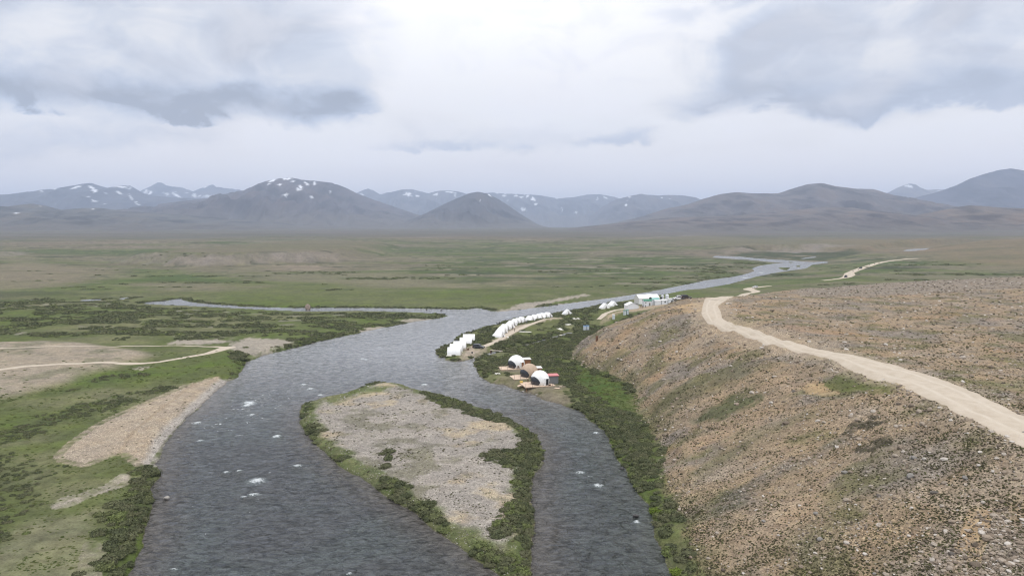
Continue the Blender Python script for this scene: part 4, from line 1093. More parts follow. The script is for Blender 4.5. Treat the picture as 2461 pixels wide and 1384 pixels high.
# ------------------------------------------------------------------ small mesh kit
class MB:
    def __init__(self):
        self.v = []; self.f = []; self.mi = []; self.st = []
    def add(self, vs, fs, mi=0):
        o = len(self.v); self.st.append((o, len(self.f)))
        self.v += [tuple(p) for p in vs]
        self.f += [tuple(i + o for i in f) for f in fs]
        self.mi += [mi] * len(fs)
        return self
    def box(self, c, s, rz=0.0, mi=0, top=1.0):
        cx, cy, cz = c; hx, hy, hz_ = s[0] / 2, s[1] / 2, s[2] / 2
        cs, sn = math.cos(rz), math.sin(rz)
        vs = []
        for z, k in ((-hz_, 1.0), (hz_, top)):
            for x, y in ((-hx, -hy), (hx, -hy), (hx, hy), (-hx, hy)):
                x *= k; y *= k
                vs.append((cx + x * cs - y * sn, cy + x * sn + y * cs, cz + z))
        return self.add(vs, [(3, 2, 1, 0), (4, 5, 6, 7), (0, 1, 5, 4), (1, 2, 6, 5), (2, 3, 7, 6), (3, 0, 4, 7)], mi)
    def tube(self, p, q, r, n=6, r2=None, mi=0):
        p = Vector(p); q = Vector(q); d = (q - p).normalized()
        a = d.orthogonal().normalized(); b = d.cross(a)
        r2 = r if r2 is None else r2
        vs = []
        for c, rr in ((p, r), (q, r2)):
            for i in range(n):
                t = 2 * math.pi * i / n
                vs.append(c + (a * math.cos(t) + b * math.sin(t)) * rr)
        fs = [(i, (i + 1) % n, n + (i + 1) % n, n + i) for i in range(n)]
        fs += [tuple(range(n - 1, -1, -1)), tuple(range(n, 2 * n))]
        return self.add(vs, fs, mi)
    def extrude_x(self, prof, x0, x1, caps=True, mi=0, k1=1.0):
        """closed profile of (y, z), swept along x"""
        n = len(prof)
        vs = [(x0, y, z) for y, z in prof] + [(x1, y * k1, z) for y, z in prof]
        fs = [(i, (i + 1) % n, n + (i + 1) % n, n + i) for i in range(n)]
        if caps: fs += [tuple(range(n - 1, -1, -1)), tuple(range(n, 2 * n))]
        return self.add(vs, fs, mi)
    def extrude_y(self, prof, y0, y1, k0=1.0, mi=0, zc=0.0):
        """closed profile of (x, z), swept along y"""
        n = len(prof)
        vs = [(x, y0, z) for x, z in prof] + [(x, y1, z) for x, z in prof]
        fs = [(i, n + i, n + (i + 1) % n, (i + 1) % n) for i in range(n)]
        fs += [tuple(range(n)), tuple(range(2 * n - 1, n - 1, -1))]
        return self.add(vs, fs, mi)
    def lathe(self, prof, n=16, mi=0, c=(0, 0, 0)):
        vs = []; fs = []
        for r, z in prof:
            for i in range(n):
                t = 2 * math.pi * i / n
                vs.append((c[0] + r * math.cos(t), c[1] + r * math.sin(t), c[2] + z))
        for k in range(len(prof) - 1):
            for i in range(n):
                j = (i + 1) % n
                fs.append((k * n + i, k * n + j, (k + 1) * n + j, (k + 1) * n + i))
        fs.append(tuple(range(n - 1, -1, -1))); fs.append(tuple(range((len(prof) - 1) * n, len(prof) * n)))
        return self.add(vs, fs, mi)
    def each(self, name, mt, parent):
        """every added piece becomes an object of its own"""
        out = []
        for k, (v0, f0) in enumerate(self.st):
            v1, f1 = self.st[k + 1] if k + 1 < len(self.st) else (len(self.v), len(self.f))
            b = MB(); b.add(self.v[v0:v1], [tuple(i - v0 for i in f) for f in self.f[f0:f1]])
            out.append(b.build(name, mt, parent))
        return out
    def build(self, name, mats, parent=None, smooth=False, bevel=0.0):
        me = bpy.data.meshes.new(name)
        me.from_pydata(self.v, [], self.f)
        for m in (mats if isinstance(mats, (list, tuple)) else [mats]): me.materials.append(m)
        me.polygons.foreach_set('material_index', self.mi)
        bm = bmesh.new(); bm.from_mesh(me)
        bmesh.ops.recalc_face_normals(bm, faces=bm.faces)
        bm.to_mesh(me); bm.free()
        if smooth:
            for p in me.polygons: p.use_smooth = True
        o = mesh_obj(name, me, parent)
        if bevel:
            b = o.modifiers.new('edge', 'BEVEL'); b.width = bevel; b.segments = 2
            b.limit_method = 'ANGLE'; b.angle_limit = R(40)
        return o

M = dict(
 canvas=mat('white_canvas', (.86, .86, .855), .75, .05, 1.2, bumpd=.03), cream=mat('cream_canvas', (.76, .73, .67), .8, .06, 1.2, bumpd=.03),
 shade=mat('tent_doorway', (.19, .18, .17), .9, .2, 2.0), gauze=mat('grey_door_flap', (.40, .38, .36), .85, .1, 3), skirt=mat('tent_skirt', (.70, .68, .58), .85, .12, 2),
 glassd=mat('dark_dome_panel', (.035, .038, .045), .18, .15, 1.0, spec=.5), tan=mat('tan_canvas', (.47, .36, .27), .8, .10, 1.1, bumpd=.03),
 wood=mat('brown_wood', (.27, .125, .060), .7, .3, 4), deck=mat('pale_deck_boards', (.66, .51, .39), .75, .16, 1.6), post=mat('dark_post', (.055, .05, .045), .6, .1),
 red=mat('red_roof_sheet', (.55, .19, .19), .5, .08, 1), grey=mat('grey_sheet', (.17, .18, .185), .55, .08, 1), roofw=mat('pale_roof_sheet', (.70, .69, .66), .5, .06, 1),
 panel=mat('white_wall_panel', (.72, .75, .78), .55, .05, 1), bluep=mat('pale_blue_panel', (.63, .69, .74), .5, .06, 1), bluer=mat('blue_trim', (.10, .20, .36), .5, .06, 1), green=mat('green_roof_sheet', (.045, .21, .135), .5, .12, 1),
 teal=mat('teal_roof_sheet', (.20, .42, .37), .5, .12, 1), black=mat('black_plastic', (.022, .024, .028), .4, .15, 1), tank=mat('steel_tank', (.62, .64, .66), .35, .06, 1, metal=.3),
 carw=mat('white_car_paint', (.74, .74, .73), .3, .04, .6, spec=.5), carb=mat('black_car_paint', (.025, .027, .032), .25, .1, .6, spec=.5), cardk=mat('dark_brown_car_paint', (.055, .040, .034), .3, .1, .6, spec=.5), carg=mat('grey_blue_car_paint', (.045, .048, .055), .28, .1, .6, spec=.5),
 glass=mat('car_glass', (.02, .024, .028), .08, .1, 1, spec=.6), tyre=mat('tyre_rubber', (.018, .018, .018), .85, .1, 4), rim=mat('steel_rim', (.45, .45, .45), .35, .05, 1, metal=.7),
 lamp=mat('lamp_glass', (.72, .72, .70), .15, .02, 1), tail=mat('tail_lamp', (.38, .03, .02), .25, .05, 1), tarp=mat('white_sheet', (.74, .72, .64), .85, .08, 2, bumpd=.04),
 skin=mat('skin', (.36, .21, .14), .6, .05), hair=mat('dark_hair', (.02, .017, .015), .7, .1), cloth_k=mat('black_clothes', (.022, .024, .030), .85, .1), cloth_b=mat('brown_clothes', (.12, .085, .06), .85, .1), cloth_g=mat('grey_clothes', (.17, .18, .20), .85, .1), cloth_r=mat('maroon_clothes', (.20, .05, .045), .85, .1),
 yellow=mat('yellow_crate', (.62, .46, .13), .6, .1), rock=mat('river_rock', (.33, .31, .285), .85, .35, 2.5, bumpd=.1), rockd=mat('wet_dark_rock', (.06, .056, .055), .5, .4, 2.0, bumpd=.1), rockb=mat('brown_rock', (.24, .19, .155), .85, .4, 1.6, bumpd=.1),
 plankw=mat('weathered_plank', (.50, .44, .36), .8, .2, 3), stool=mat('stool_wood', (.13, .08, .05), .7, .2, 4))

# ------------------------------------------------------------------ tents beside the river
def long_tent(label, loc, rz, L=6.2, Wd=3.6, H=2.95, group='long white tents in the near row by the river', windows=True):
    """tall tent with steep bowed sides and a rounded ridge along x"""
    r = tag(empty('tent', loc, rz), label, 'tent', group)
    half = []
    for k in range(9):
        a = k / 8
        y = Wd / 2 * (1 - a ** 1.9) ** 0.72 if k < 8 else 0.0
        half.append((y, H * (a ** 0.92)))
    prof = half + [(-y, z) for y, z in half[-2::-1]]
    b = MB(); n = len(prof); segs = 7
    vs = []
    for s in range(segs + 1):
        x = -L / 2 + L * s / segs
        sag = 1 - 0.018 * math.sin(math.pi * ((s * 1.0) % 2) / 2) - (0.03 if s in (0, segs) else 0)
        vs += [(x, y * sag, z * (1 - 0.012 * (s % 2))) for y, z in prof]
    fs = [(s * n + i, s * n + i + 1, (s + 1) * n + i + 1, (s + 1) * n + i) for s in range(segs) for i in range(n - 1)]
    b.add(vs, fs)
    b.build('canopy', M['canvas'], r, smooth=False)
    for sgn in (-1, 1):
        g = MB(); x = sgn * (L / 2 - 0.06)
        g.add([(x, y * .965, z * .985) for y, z in prof], [tuple(range(n))])
        ge = g.build('gable', M['cream'], r)
        if windows and sgn < 0:
            for yy in (-0.42, 0.42):
                wv = [(x - .02, yy - .27, .85), (x - .02, yy + .27, .85), (x - .02, yy * .45 + .18, 2.0), (x - .02, yy * .45 - .18, 2.0)]
                w2 = [(p[0] - .03, p[1], p[2]) for p in wv]
                MB().add(wv + w2, [(0, 1, 2, 3), (4, 5, 6, 7), (0, 1, 5, 4), (1, 2, 6, 5), (2, 3, 7, 6), (3, 0, 4, 7)]).build('window', M['shade'], ge)
        elif sgn > 0:
            wv = [(x + .02, -.62, .05), (x + .02, .62, .05), (x + .02, .34, 2.0), (x + .02, -.34, 2.0)]
            w2 = [(p[0] + .03, p[1], p[2]) for p in wv]
            MB().add(wv + w2, [(0, 1, 2, 3), (4, 5, 6, 7), (0, 1, 5, 4), (1, 2, 6, 5), (2, 3, 7, 6), (3, 0, 4, 7)]).build('door_flap', M['gauze'], ge)
    sk = MB()
    for sgn in (-1, 1):
        sk.add([(-L / 2 - .25, sgn * (Wd / 2 - .02), .06), (L / 2 + .25, sgn * (Wd / 2 - .02), .06), (L / 2 + .35, sgn * (Wd / 2 + .45), -.05), (-L / 2 - .35, sgn * (Wd / 2 + .45), -.05),
                (-L / 2 - .25, sgn * (Wd / 2 - .02), -.2), (L / 2 + .25, sgn * (Wd / 2 - .02), -.2), (L / 2 + .35, sgn * (Wd / 2 + .45), -.2), (-L / 2 - .35, sgn * (Wd / 2 + .45), -.2)],
               [(0, 1, 2, 3), (4, 5, 6, 7), (0, 1, 5, 4), (1, 2, 6, 5), (2, 3, 7, 6), (3, 0, 4, 7)])
    sk.each('skirt', M['skirt'], r)
    rp = MB()
    for sx_ in (-1, 1):
        for sy_ in (-1, 1):
            rp.tube((sx_ * L * .48, sy_ * Wd * .30, H * .72), (sx_ * (L / 2 + .9), sy_ * (Wd / 2 + .9), -.05), .012, 4)
    rp.each('guy_rope', M['cream'], r)
    return r
near = [('nearest long white tent at the tip of the spit', 1091, 854, -.03), ('second long white tent from the tip of the spit', 1096, 845, -.01), ('middle long white tent of the five beside the dark car', 1104.5, 838.5, .0),
        ('fourth long white tent from the tip, dark car by its end', 1119, 829, .02), ('farthest long white tent of the five, against the river', 1126.5, 820.5, .04)]
for lb, px, py, rz in near:
    x, y, z = gpt(px, py)
    long_tent(lb, (x, y + 1.8, z - .02), rz - 0.02, 5.1)

def ridge_tent(label, loc, rz, L=4.6, Wd=4.2, H=2.7, group=None, door=True, cat='tent'):
    """white ridge tent, low side walls, hipped rear; open triangular porch towards -y"""
    r = tag(empty('tent', loc, rz), label, cat, group)
    wl = 0.75; w = Wd / 2; f = -L / 2; k = L / 2
    body = MB()
    v = [(-w, f, 0), (w, f, 0), (w, k, 0), (-w, k, 0), (-w * .97, f, wl), (w * .97, f, wl), (w * .92, k - .1, wl), (-w * .92, k - .1, wl), (0, f + .55, H), (0, k - 1.25, H * .97)]
    body.add(v, [(4, 8, 9, 7), (5, 6, 9, 8), (6, 7, 9)])
    body.build('roof', M['canvas'], r)
    sw = MB()
    for qd in ((0, 4, 7, 3), (1, 2, 6, 5), (2, 3, 7, 6)): sw.add([v[i] for i in qd], [(0, 1, 2, 3)])
    sw.each('side_wall', M['canvas'], r)
    fr = MB().add([v[0], v[1], v[5], v[8], v[4]], [(0, 1, 2, 3, 4)])
    g = fr.build('gable', M['canvas'], r)
    if door:
        a = [(-.85, f - .05, 0.02), (.85, f - .05, 0.02), (0, f + .30, 1.95)]
        b2 = [(p[0], p[1] - .06, p[2]) for p in a]
        MB().add(a + b2, [(0, 1, 2), (3, 4, 5), (0, 1, 4, 3), (1, 2, 5, 4), (2, 0, 3, 5)]).build('door_flap', M['gauze'], g)
        c = [(-.70, f - .13, 0.02), (.70, f - .13, 0.02), (.36, f + .02, .72), (-.36, f + .02, .72)]
        d = [(p[0], p[1] - .03, p[2]) for p in c]
        MB().add(c + d, [(0, 1, 2, 3), (4, 5, 6, 7), (0, 1, 5, 4), (1, 2, 6, 5), (2, 3, 7, 6), (3, 0, 4, 7)]).build('doorway', M['shade'], g)
    sk = MB(); m = .32
    o = [(-w - m, f - m * .3, -.06), (w + m, f - m * .3, -.06), (w + m, k + m, -.06), (-w - m, k + m, -.06)]
    i = [(-w + .02, f + .02, .07), (w - .02, f + .02, .07), (w - .02, k - .02, .07), (-w + .02, k - .02, .07)]
    sk.add(o + i, [(0, 1, 5, 4), (1, 2, 6, 5), (2, 3, 7, 6), (3, 0, 4, 7)])
    sk.build('skirt', M['skirt'], r)
    return r
GR = 'white ridge tents in the curved row above the river'
row = [(1198, 810.5, -.95, 'nearest white tent of the curved row, seen from its rear'), (1205, 800.5, -.90, 'second tent of the curved row from the near end'), (1212, 793.5, -.80, 'third tent of the curved row from the near end'),
       (1223, 789.5, -.75, 'white tent with a broad flat side in the curved row, near the standing person'), (1228, 783.5, -.65, 'tent of the curved row just behind the broad flat-sided one'), (1237, 779.5, -.55, 'third tent before the gap in the curved row, dark porch'),
       (1244.5, 777.5, -.50, 'second tent before the gap in the curved row, grey porch'), (1253, 774.5, -.45, 'last tent before the gap in the curved row, with a person at its side'), (1273, 771.5, -.55, 'first tent after the gap in the curved row'),
       (1284, 769.2, -.55, 'second tent after the gap in the curved row'), (1295, 766.8, -.55, 'third tent after the gap in the curved row'), (1305.5, 764.8, -.55, 'fourth tent after the gap, dark open porch'), (1315, 763, -.6, 'farthest tent of the curved row, at the upstream end')]
for px, py, rz, lb in row:
    x, y, z = gpt(px, py)
    ridge_tent(lb, (x, y + 1.2, z - .03), R(64) if px < 1220 else R(54), group=GR, H=2.75 if px > 1225 else 2.9)
x, y, z = gpt(1363.5, 756)
ridge_tent('single white tent standing apart in the scrub upstream of the curved row', (x, y + 1.5, z - .03), .35, 4.4, 4.4, 2.9)
for (px, py, rz, lb) in ((1453.5, 741.5, .35, 'left white tent of the pair below the camp buildings'), (1473, 736.5, .55, 'right white tent of the pair below the camp buildings')):
    x, y, z = gpt(px, py)
    ridge_tent(lb, (x, y + 1.8, z - .03), rz, 5.0, 5.0, 3.2, group='pair of white tents below the camp buildings', door=True)
x, y, z = gpt(1460, 740)
ridge_tent('small white tent squeezed between the pair below the camp buildings', (x + 1.0, y + 4.0, z - .03), .4, 3.0, 2.2, 2.3, door=False)

# ------------------------------------------------------------------ camp buildings
def gabled(name, label, cat, loc, rz, L, Wd, eave, H, mw, mr, mg=None, group=None, over=.25, door=None, wins=(), skirt=None):
    """building with its ridge along x; walls, gables, roof"""
    r = tag(empty(name, loc, rz), label, cat, group)
    w = Wd / 2; l = L / 2
    wl = MB()
    for sg in (-1, 1): wl.add([(-l, sg * w, -.6), (l, sg * w, -.6), (l, sg * w, eave), (-l, sg * w, eave)], [(0, 1, 2, 3)])
    wl.each('side_wall', mw, r)
    for s in (-1, 1):
        g = MB()
        ring = [(-w, -.6), (w, -.6), (w, eave), (0, H), (-w, eave)]
        g.add([(s * (l - .05), y, z) for y, z in ring] + [(s * l, y, z) for y, z in ring], [(4, 3, 2, 1, 0), (5, 6, 7, 8, 9)] + [(i, (i + 1) % 5, 5 + (i + 1) % 5, 5 + i) for i in range(5)])
        g.build('gable', mg or mw, r)
    rf = MB()
    sl = (H - eave) / w
    prof = [(-w - over, eave - over * sl + .04), (0, H + .04), (w + over, eave - over * sl + .04), (w + over, eave - over * sl + .12), (0, H + .13), (-w - over, eave - over * sl + .12)]
    rf.extrude_x(prof, -l - over, l + over)
    rf.build('roof', mr, r)
    for (face, u, zc, ww, hh, kind) in wins:
        mt = {'window': M['glass'], 'door': M['shade'], 'pale_door': M['bluep']}[kind]
        b = MB()
        if face == 'front': b.box((u, -w - .03, zc), (ww, .10, hh))
        elif face == 'left': b.box((-l - .03, u, zc), (.10, ww, hh))
        else: b.box((l + .03, u, zc), (.10, ww, hh))
        o = b.build('door' if 'door' in kind else 'window', mt, r)
        fb = MB()
        if face == 'front':
            for du in (-ww / 2, ww / 2): fb.box((u + du, -w - .05, zc), (.07, .12, hh + .14))
            fb.box((u, -w - .05, zc + hh / 2), (ww, .12, .07))
        else:
            s = -1 if face == 'left' else 1
            for du in (-ww / 2, ww / 2): fb.box((s * (l + .05), u + du, zc), (.12, .07, hh + .14))
            fb.box((s * (l + .05), u, zc + hh / 2), (.12, ww, .07))
        fb.each('frame', M['roofw'], o)
    return r
# long marquee behind, ridge running away to the right
x0, y0, z0 = gpt(1547, 733)
gabled('marquee', 'long white marquee with a cream end wall behind the green-roofed hut', 'marquee', (x0 + 4.6, y0 + 15, z0), R(13), 13.5, 7.2, 3.0, 4.9, M['canvas'], M['canvas'], M['cream'], over=.1, wins=(('front', 3.5, 1.6, .8, .8, 'window'),))
x0, y0, z0 = gpt(1519, 743)
gabled('marquee', 'small white marquee with a grey-white gable facing the slope', 'marquee', (x0, y0 + 2.6, z0), R(98), 5.6, 6.6, 2.1, 3.6, M['canvas'], M['canvas'], M['panel'], over=.2, wins=(('front', -1.0, 1.1, .9, 1.4, 'door'),))
x0, y0, z0 = gpt(1558, 736)
gabled('cabin', 'white cabin with a dark green roof and a dark tank on top', 'cabin', (x0 - .4, y0 + 2.2, z0 + .3), R(6), 4.4, 3.6, 2.7, 3.5, M['panel'], M['green'], over=.2, wins=(('front', -1.2, 1.7, .7, .6, 'window'), ('front', 1.1, .8, 1.0, 1.7, 'door')))
x1, y1, z1 = x0, y0, z0
gabled('cabin', 'white cabin with a pale teal roof between the marquee and the container cabins', 'cabin', (x1 + 5.0, y1 + 8.0, z1 + .3), R(8), 4.6, 4.0, 2.9, 3.7, M['panel'], M['teal'], over=.2)
def container(label, loc, rz, L, Wd, H, wins, roofm):
    r = tag(empty('container_cabin', loc, rz), label, 'cabin', 'white container cabins in a row')
    MB().box((0, 0, H / 2 - .3), (L, Wd, H + .6)).build('body', M['panel'], r, bevel=.03)
    rf = MB().extrude_x([(-Wd / 2 - .15, H + .02), (0, H + .36), (Wd / 2 + .15, H + .02), (Wd / 2 + .15, H + .12), (0, H + .46), (-Wd / 2 - .15, H + .12)], -L / 2 - .12, L / 2 + .12)
    rf.build('roof', roofm, r)
    cp = MB()
    for sx_ in (-1, 1): cp.box((sx_ * (L / 2 - .02), -Wd / 2 - .03, H / 2), (.12, .10, H))
    cp.each('corner_post', M['grey'], r)
    for u, zc in wins:
        o = MB().box((u, -Wd / 2 - .03, zc), (.75, .10, .75)).build('window', M['glass'], r)
        MB().box((u, -Wd / 2 - .06, zc - .42), (.95, .14, .08)).build('sill', M['roofw'], o)
    return r
container('first white container cabin, right of the green-roofed hut', (x1 + 5.7, y1 + 3.2, z1 + .5), R(10), 3.7, 2.6, 2.35, (), M['canvas'])
container('middle white container cabin with one small dark window', (x1 + 9.6, y1 + 4.2, z1 + .8), R(13), 3.9, 2.6, 2.4, ((.3, 1.4),), M['canvas'])
container('right-hand white container cabin with a larger dark window', (x1 + 13.6, y1 + 5.3, z1 + 1.1), R(15), 4.0, 2.6, 2.6, ((.4, 1.5),), M['roofw'])
def tank(label, loc, mt, r=.65, h=1.3, legs=0.0):
    t = tag(empty('water_tank', loc), label, 'water tank')
    MB().lathe([(r * .96, legs), (r, legs + .08), (r, legs + h * .82), (r * .8, legs + h * .95), (r * .3, legs + h)], 16).build('drum', mt, t, smooth=False)
    MB().lathe([(r * .28, legs + h), (r * .3, legs + h + .1), (r * .2, legs + h + .14)], 10).build('lid', mt, t)
    if legs:
        for a in range(4):
            c = (math.cos(a * math.pi / 2 + .78) * r * .8, math.sin(a * math.pi / 2 + .78) * r * .8)
            MB().tube((c[0], c[1], -.4), (c[0], c[1], legs + .1), .06, 6).build('leg', M['grey'], t)
    return t
tank('black water tank on the roof beside the green ridge', (x1 + 1.9, y1 + 3.9, z1 + 3.55), M['black'], .72, 1.25)
tank('black drum in front of the two pale upright tanks', (x1 + 9.6, y1 + 11.5, z1 + .8), M['black'], .65, 1.2, 2.2)
tank('left pale steel tank standing behind the container cabins', (x1 + 10.8, y1 + 13.5, z1 + 1.0), M['tank'], 1.0, 2.6, 1.6)
tank('right pale steel tank standing behind the container cabins', (x1 + 13.6, y1 + 13.8, z1 + 1.2), M['panel'], 1.05, 3.0, 1.3)
# low heap of planks and crates in front of the cabins
pl = tag(empty('plank_pile', (x1 + .6, y1 - 1.2, z1 + .1), R(12)), 'pale sheets and planks lying before the green-roofed cabin', 'plank pile')
for k in range(6):
    MB().box((.3 * k - .9, .22 * (k % 3) - .2, .06 + .09 * (k // 3)), (3.4 - .2 * k, .32, .08), .08 * k - .2).build('plank', M['plankw'], pl)
# ------------------------------------------------------------------ toilet booths along the slope foot
def booth(label, px, py, mw, mr, rz=.2, off=(0, 0), Wd=1.15, H=2.25, group='pale toilet booths along the foot of the slope'):
    x, y, z = gpt(px, py)
    r = tag(empty('toilet_booth', (x + off[0], y + off[1], float(hz(x + off[0], y + off[1])[0]) - .02), rz), label, 'toilet booth', group)
    MB().box((0, 0, H / 2 - .3), (Wd, Wd, H + .6)).build('body', mw, r, bevel=.02)
    MB().extrude_x([(-Wd / 2 - .1, H + .01), (Wd / 2 + .1, H + .2), (Wd / 2 + .1, H + .28), (-Wd / 2 - .1, H + .09)], -Wd / 2 - .1, Wd / 2 + .1).build('roof', mr, r)
    d = MB().box((0, -Wd / 2 - .03, H / 2), (Wd * .68, .08, H * .86)).build('door', M['bluep'] if mw is M['panel'] else M['panel'], r)
    MB().box((Wd * .24, -Wd / 2 - .1, H / 2), (.05, .06, .16)).build('handle', M['grey'], d)
    tr = MB()
    for s in (-1, 1): tr.box((s * (Wd / 2 - .01), -Wd / 2 - .02, H / 2), (.08, .09, H))
    tr.each('corner_trim', mr, r)
booth('left booth with blue trim of the pair lowest on the slope foot', 1405, 795, M['panel'], M['bluer'], .25)
booth('right booth with blue trim of the pair lowest on the slope foot', 1405, 795, M['panel'], M['bluer'], .25, (1.5, .9))
booth('single pale grey booth standing alone in the scrub', 1474.5, 767, M['panel'], M['roofw'], .1)
booth('left booth with a green roof below the small marquee', 1501, 757, M['bluep'], M['green'], .3)
booth('right booth with a green roof below the small marquee', 1501, 757, M['panel'], M['green'], .3, (1.5, .7))
x, y, z = gpt(1434.5, 820)
bp = tag(empty('wooden_booth', (x, y, z), .2), 'narrow dark brown booth alone on the bare slope edge', 'booth')
MB().box((0, 0, .8), (.75, .75, 2.2)).build('body', M['wood'], bp)
MB().box((0, 0, 1.94), (.9, .9, .08)).build('roof', M['stool'], bp)
MB().box((-.05, -.4, .85), (.5, .06, 1.6)).build('door', M['stool'], bp)

# ------------------------------------------------------------------ dome tents on decks
def dome(label, c, mt, rz, Rr, porch, group='dome tents on wooden decks'):
    r = tag(empty('dome_tent', c, rz), label, 'dome tent', group)
    zc = Rr * .40; n = 20; rows = 9
    lo = -math.asin(.40)
    b = MB(); vs = []; fs = []
    for k in range(rows + 1):
        e = lo + (math.pi / 2 - lo) * k / rows
        for i in range(n):
            a = 2 * math.pi * (i + .5 * (k % 2)) / n
            vs.append((Rr * math.cos(e) * math.cos(a), Rr * math.cos(e) * math.sin(a), zc + Rr * math.sin(e)))
    for k in range(rows):
        for i in range(n):
            j = (i + 1) % n
            A, B, Cc, D = k * n + i, k * n + j, (k + 1) * n + j, (k + 1) * n + i
            if k % 2: fs += [(A, B, Cc), (A, Cc, D)]
            else: fs += [(A, B, D), (B, Cc, D)]
    b.add(vs, fs)
    b.build('cover', mt, r)
    # big dark bay panel facing -x,-y
    a0 = R(-132)
    outl = [(-1.15, -.46), (-1.25, .02), (-1.1, .40), (-.2, .52), (.45, .34), (.80, -.06), (.50, -.46)]
    w = MB(); nu, nv = 16, 9
    vs = []; fs = []
    P = np.array(outl)
    us = np.linspace(-1.26, .87, nu); vv = np.linspace(-.455, .515, nv)
    for v in vv:
        for u in us:
            # clip to the outline row by row
            xs = []
            for i in range(len(P)):
                (ax, ay), (bx, by) = P[i], P[(i + 1) % len(P)]
                if (ay > v) != (by > v): xs.append(ax + (bx - ax) * (v - ay) / (by - ay))
            l_, h_ = (min(xs), max(xs)) if len(xs) >= 2 else (-.3, .3)
            uu = min(max(u, l_), h_)
            a = a0 + uu * .72; e = v * .95 - .02
            rr = Rr * 1.025
            vs.append((rr * math.cos(e) * math.cos(a), rr * math.cos(e) * math.sin(a), zc + rr * math.sin(e)))
    for j in range(nv - 1):
        for i in range(nu - 1):
            fs.append((j * nu + i, j * nu + i + 1, (j + 1) * nu + i + 1, (j + 1) * nu + i))
    w.add(vs, fs)
    w.build('window', M['glassd'], r, smooth=True)
    # entrance box facing -y +x with a door
    ad = R(-58); ca, sa = math.cos(ad), math.sin(ad)
    dx, dy = ca * Rr * .94, sa * Rr * .94
    e = MB().box((dx * .92, dy * .92, 1.08), (1.5, 1.5, 2.2), ad + math.pi / 2).build('porch', mt, r)
    MB().box((dx * .92 + ca * .77, dy * .92 + sa * .77, 1.02), (1.0, .06, 1.95), ad + math.pi / 2).build('door', porch, e)
    MB().box((dx * .92 + ca * .79, dy * .92 + sa * .79, 2.08), (1.25, .10, .12), ad + math.pi / 2).build('lintel', M['canvas'], e)
    MB().lathe([(Rr * .9, -.02), (Rr * .93, .06), (Rr * .90, .14)], 28).build('base_ring', M['grey'], r)
    return r
def deck(label, c, rz, L, Wd, top, extra_side=True):
    r = tag(empty('deck', c, rz), label, 'deck', 'pale timber decks under the dome tents')
    n = 24
    for k in range(n):
        u = -L / 2 + L * (k + .5) / n
        MB().box((u, random.uniform(-.05, .05), top - .03), (L / n - .03, Wd, .06)).build('plank', M['deck'], r)
    j = MB()
    for yy in (-Wd / 2 + .15, 0, Wd / 2 - .15): j.box((0, yy, top - .17), (L - .1, .14, .2))
    for xx in (-L / 2 + .1, L / 2 - .1): j.box((xx, 0, top - .18), (.12, Wd - .1, .2))
    j.each('joist', M['deck'], r)
    for xx in np.linspace(-L / 2 + .3, L / 2 - .3, 4):
        for yy in (-Wd / 2 + .3, 0, Wd / 2 - .3):
            MB().box((xx, yy, top / 2 - .5), (.16, .16, top + .7)).build('post', M['wood'], r)
    for k, xx in enumerate(np.linspace(-L / 2 + .1, L / 2 - 1.0, 5)):
        MB().box((xx, -Wd / 2 + .1, top + .45), (.06, .06, .95 if k else 1.3)).build('railing_post', M['post'], r)
    MB().tube((-L / 2 + .1, -Wd / 2 + .1, top + .85), (L / 2 - 1.0, -Wd / 2 + .1, top + .85), .015, 5).build('railing', M['post'], r)
    st = MB()
    st.box((-L / 2 - .45, .8, top * .45), (.8, 1.5, .08)); st.box((-L / 2 - 1.0, .8, top * .1), (.6, 1.5, .08))
    st.each('step', M['deck'], r)
    return r
def annex(label, c, rz, L, Wd, H, mw, mr, planks):
    r = tag(empty('hut', c, rz), label, 'hut', 'bathroom huts behind the domes')
    MB().box((0, 0, H / 2 - .3), (L, Wd, H + .6)).build('wall', mw, r)
    rf = MB().extrude_x([(-Wd / 2 - .25, H - .02), (Wd / 2 + .15, H + .14), (Wd / 2 + .15, H + .23), (-Wd / 2 - .25, H + .08)], -L / 2 - .25, L / 2 + .25)
    rf.build('roof', mr, r)
    if planks:
        for k in range(9):
            MB().box((-L / 2 + L * (k + .5) / 9, -Wd / 2 - .03, H / 2), (L / 9 - .04, .05, H - .02)).build('plank', M['wood'], r)
    else:
        MB().box((0, -Wd / 2 - .02, H - .06), (L + .02, .06, .12)).build('fascia', mr, r)
        MB().box((-L / 2 - .02, 0, 1.0), (.06, .8, 1.9)).build('door', M['post'], r)
    return r
def at_ground(px, py, dx=0.0, dy=0.0):
    x, y, z = gpt(px, py)
    return x + dx, y + dy, float(hz(x + dx, y + dy)[0])
TOP = .55
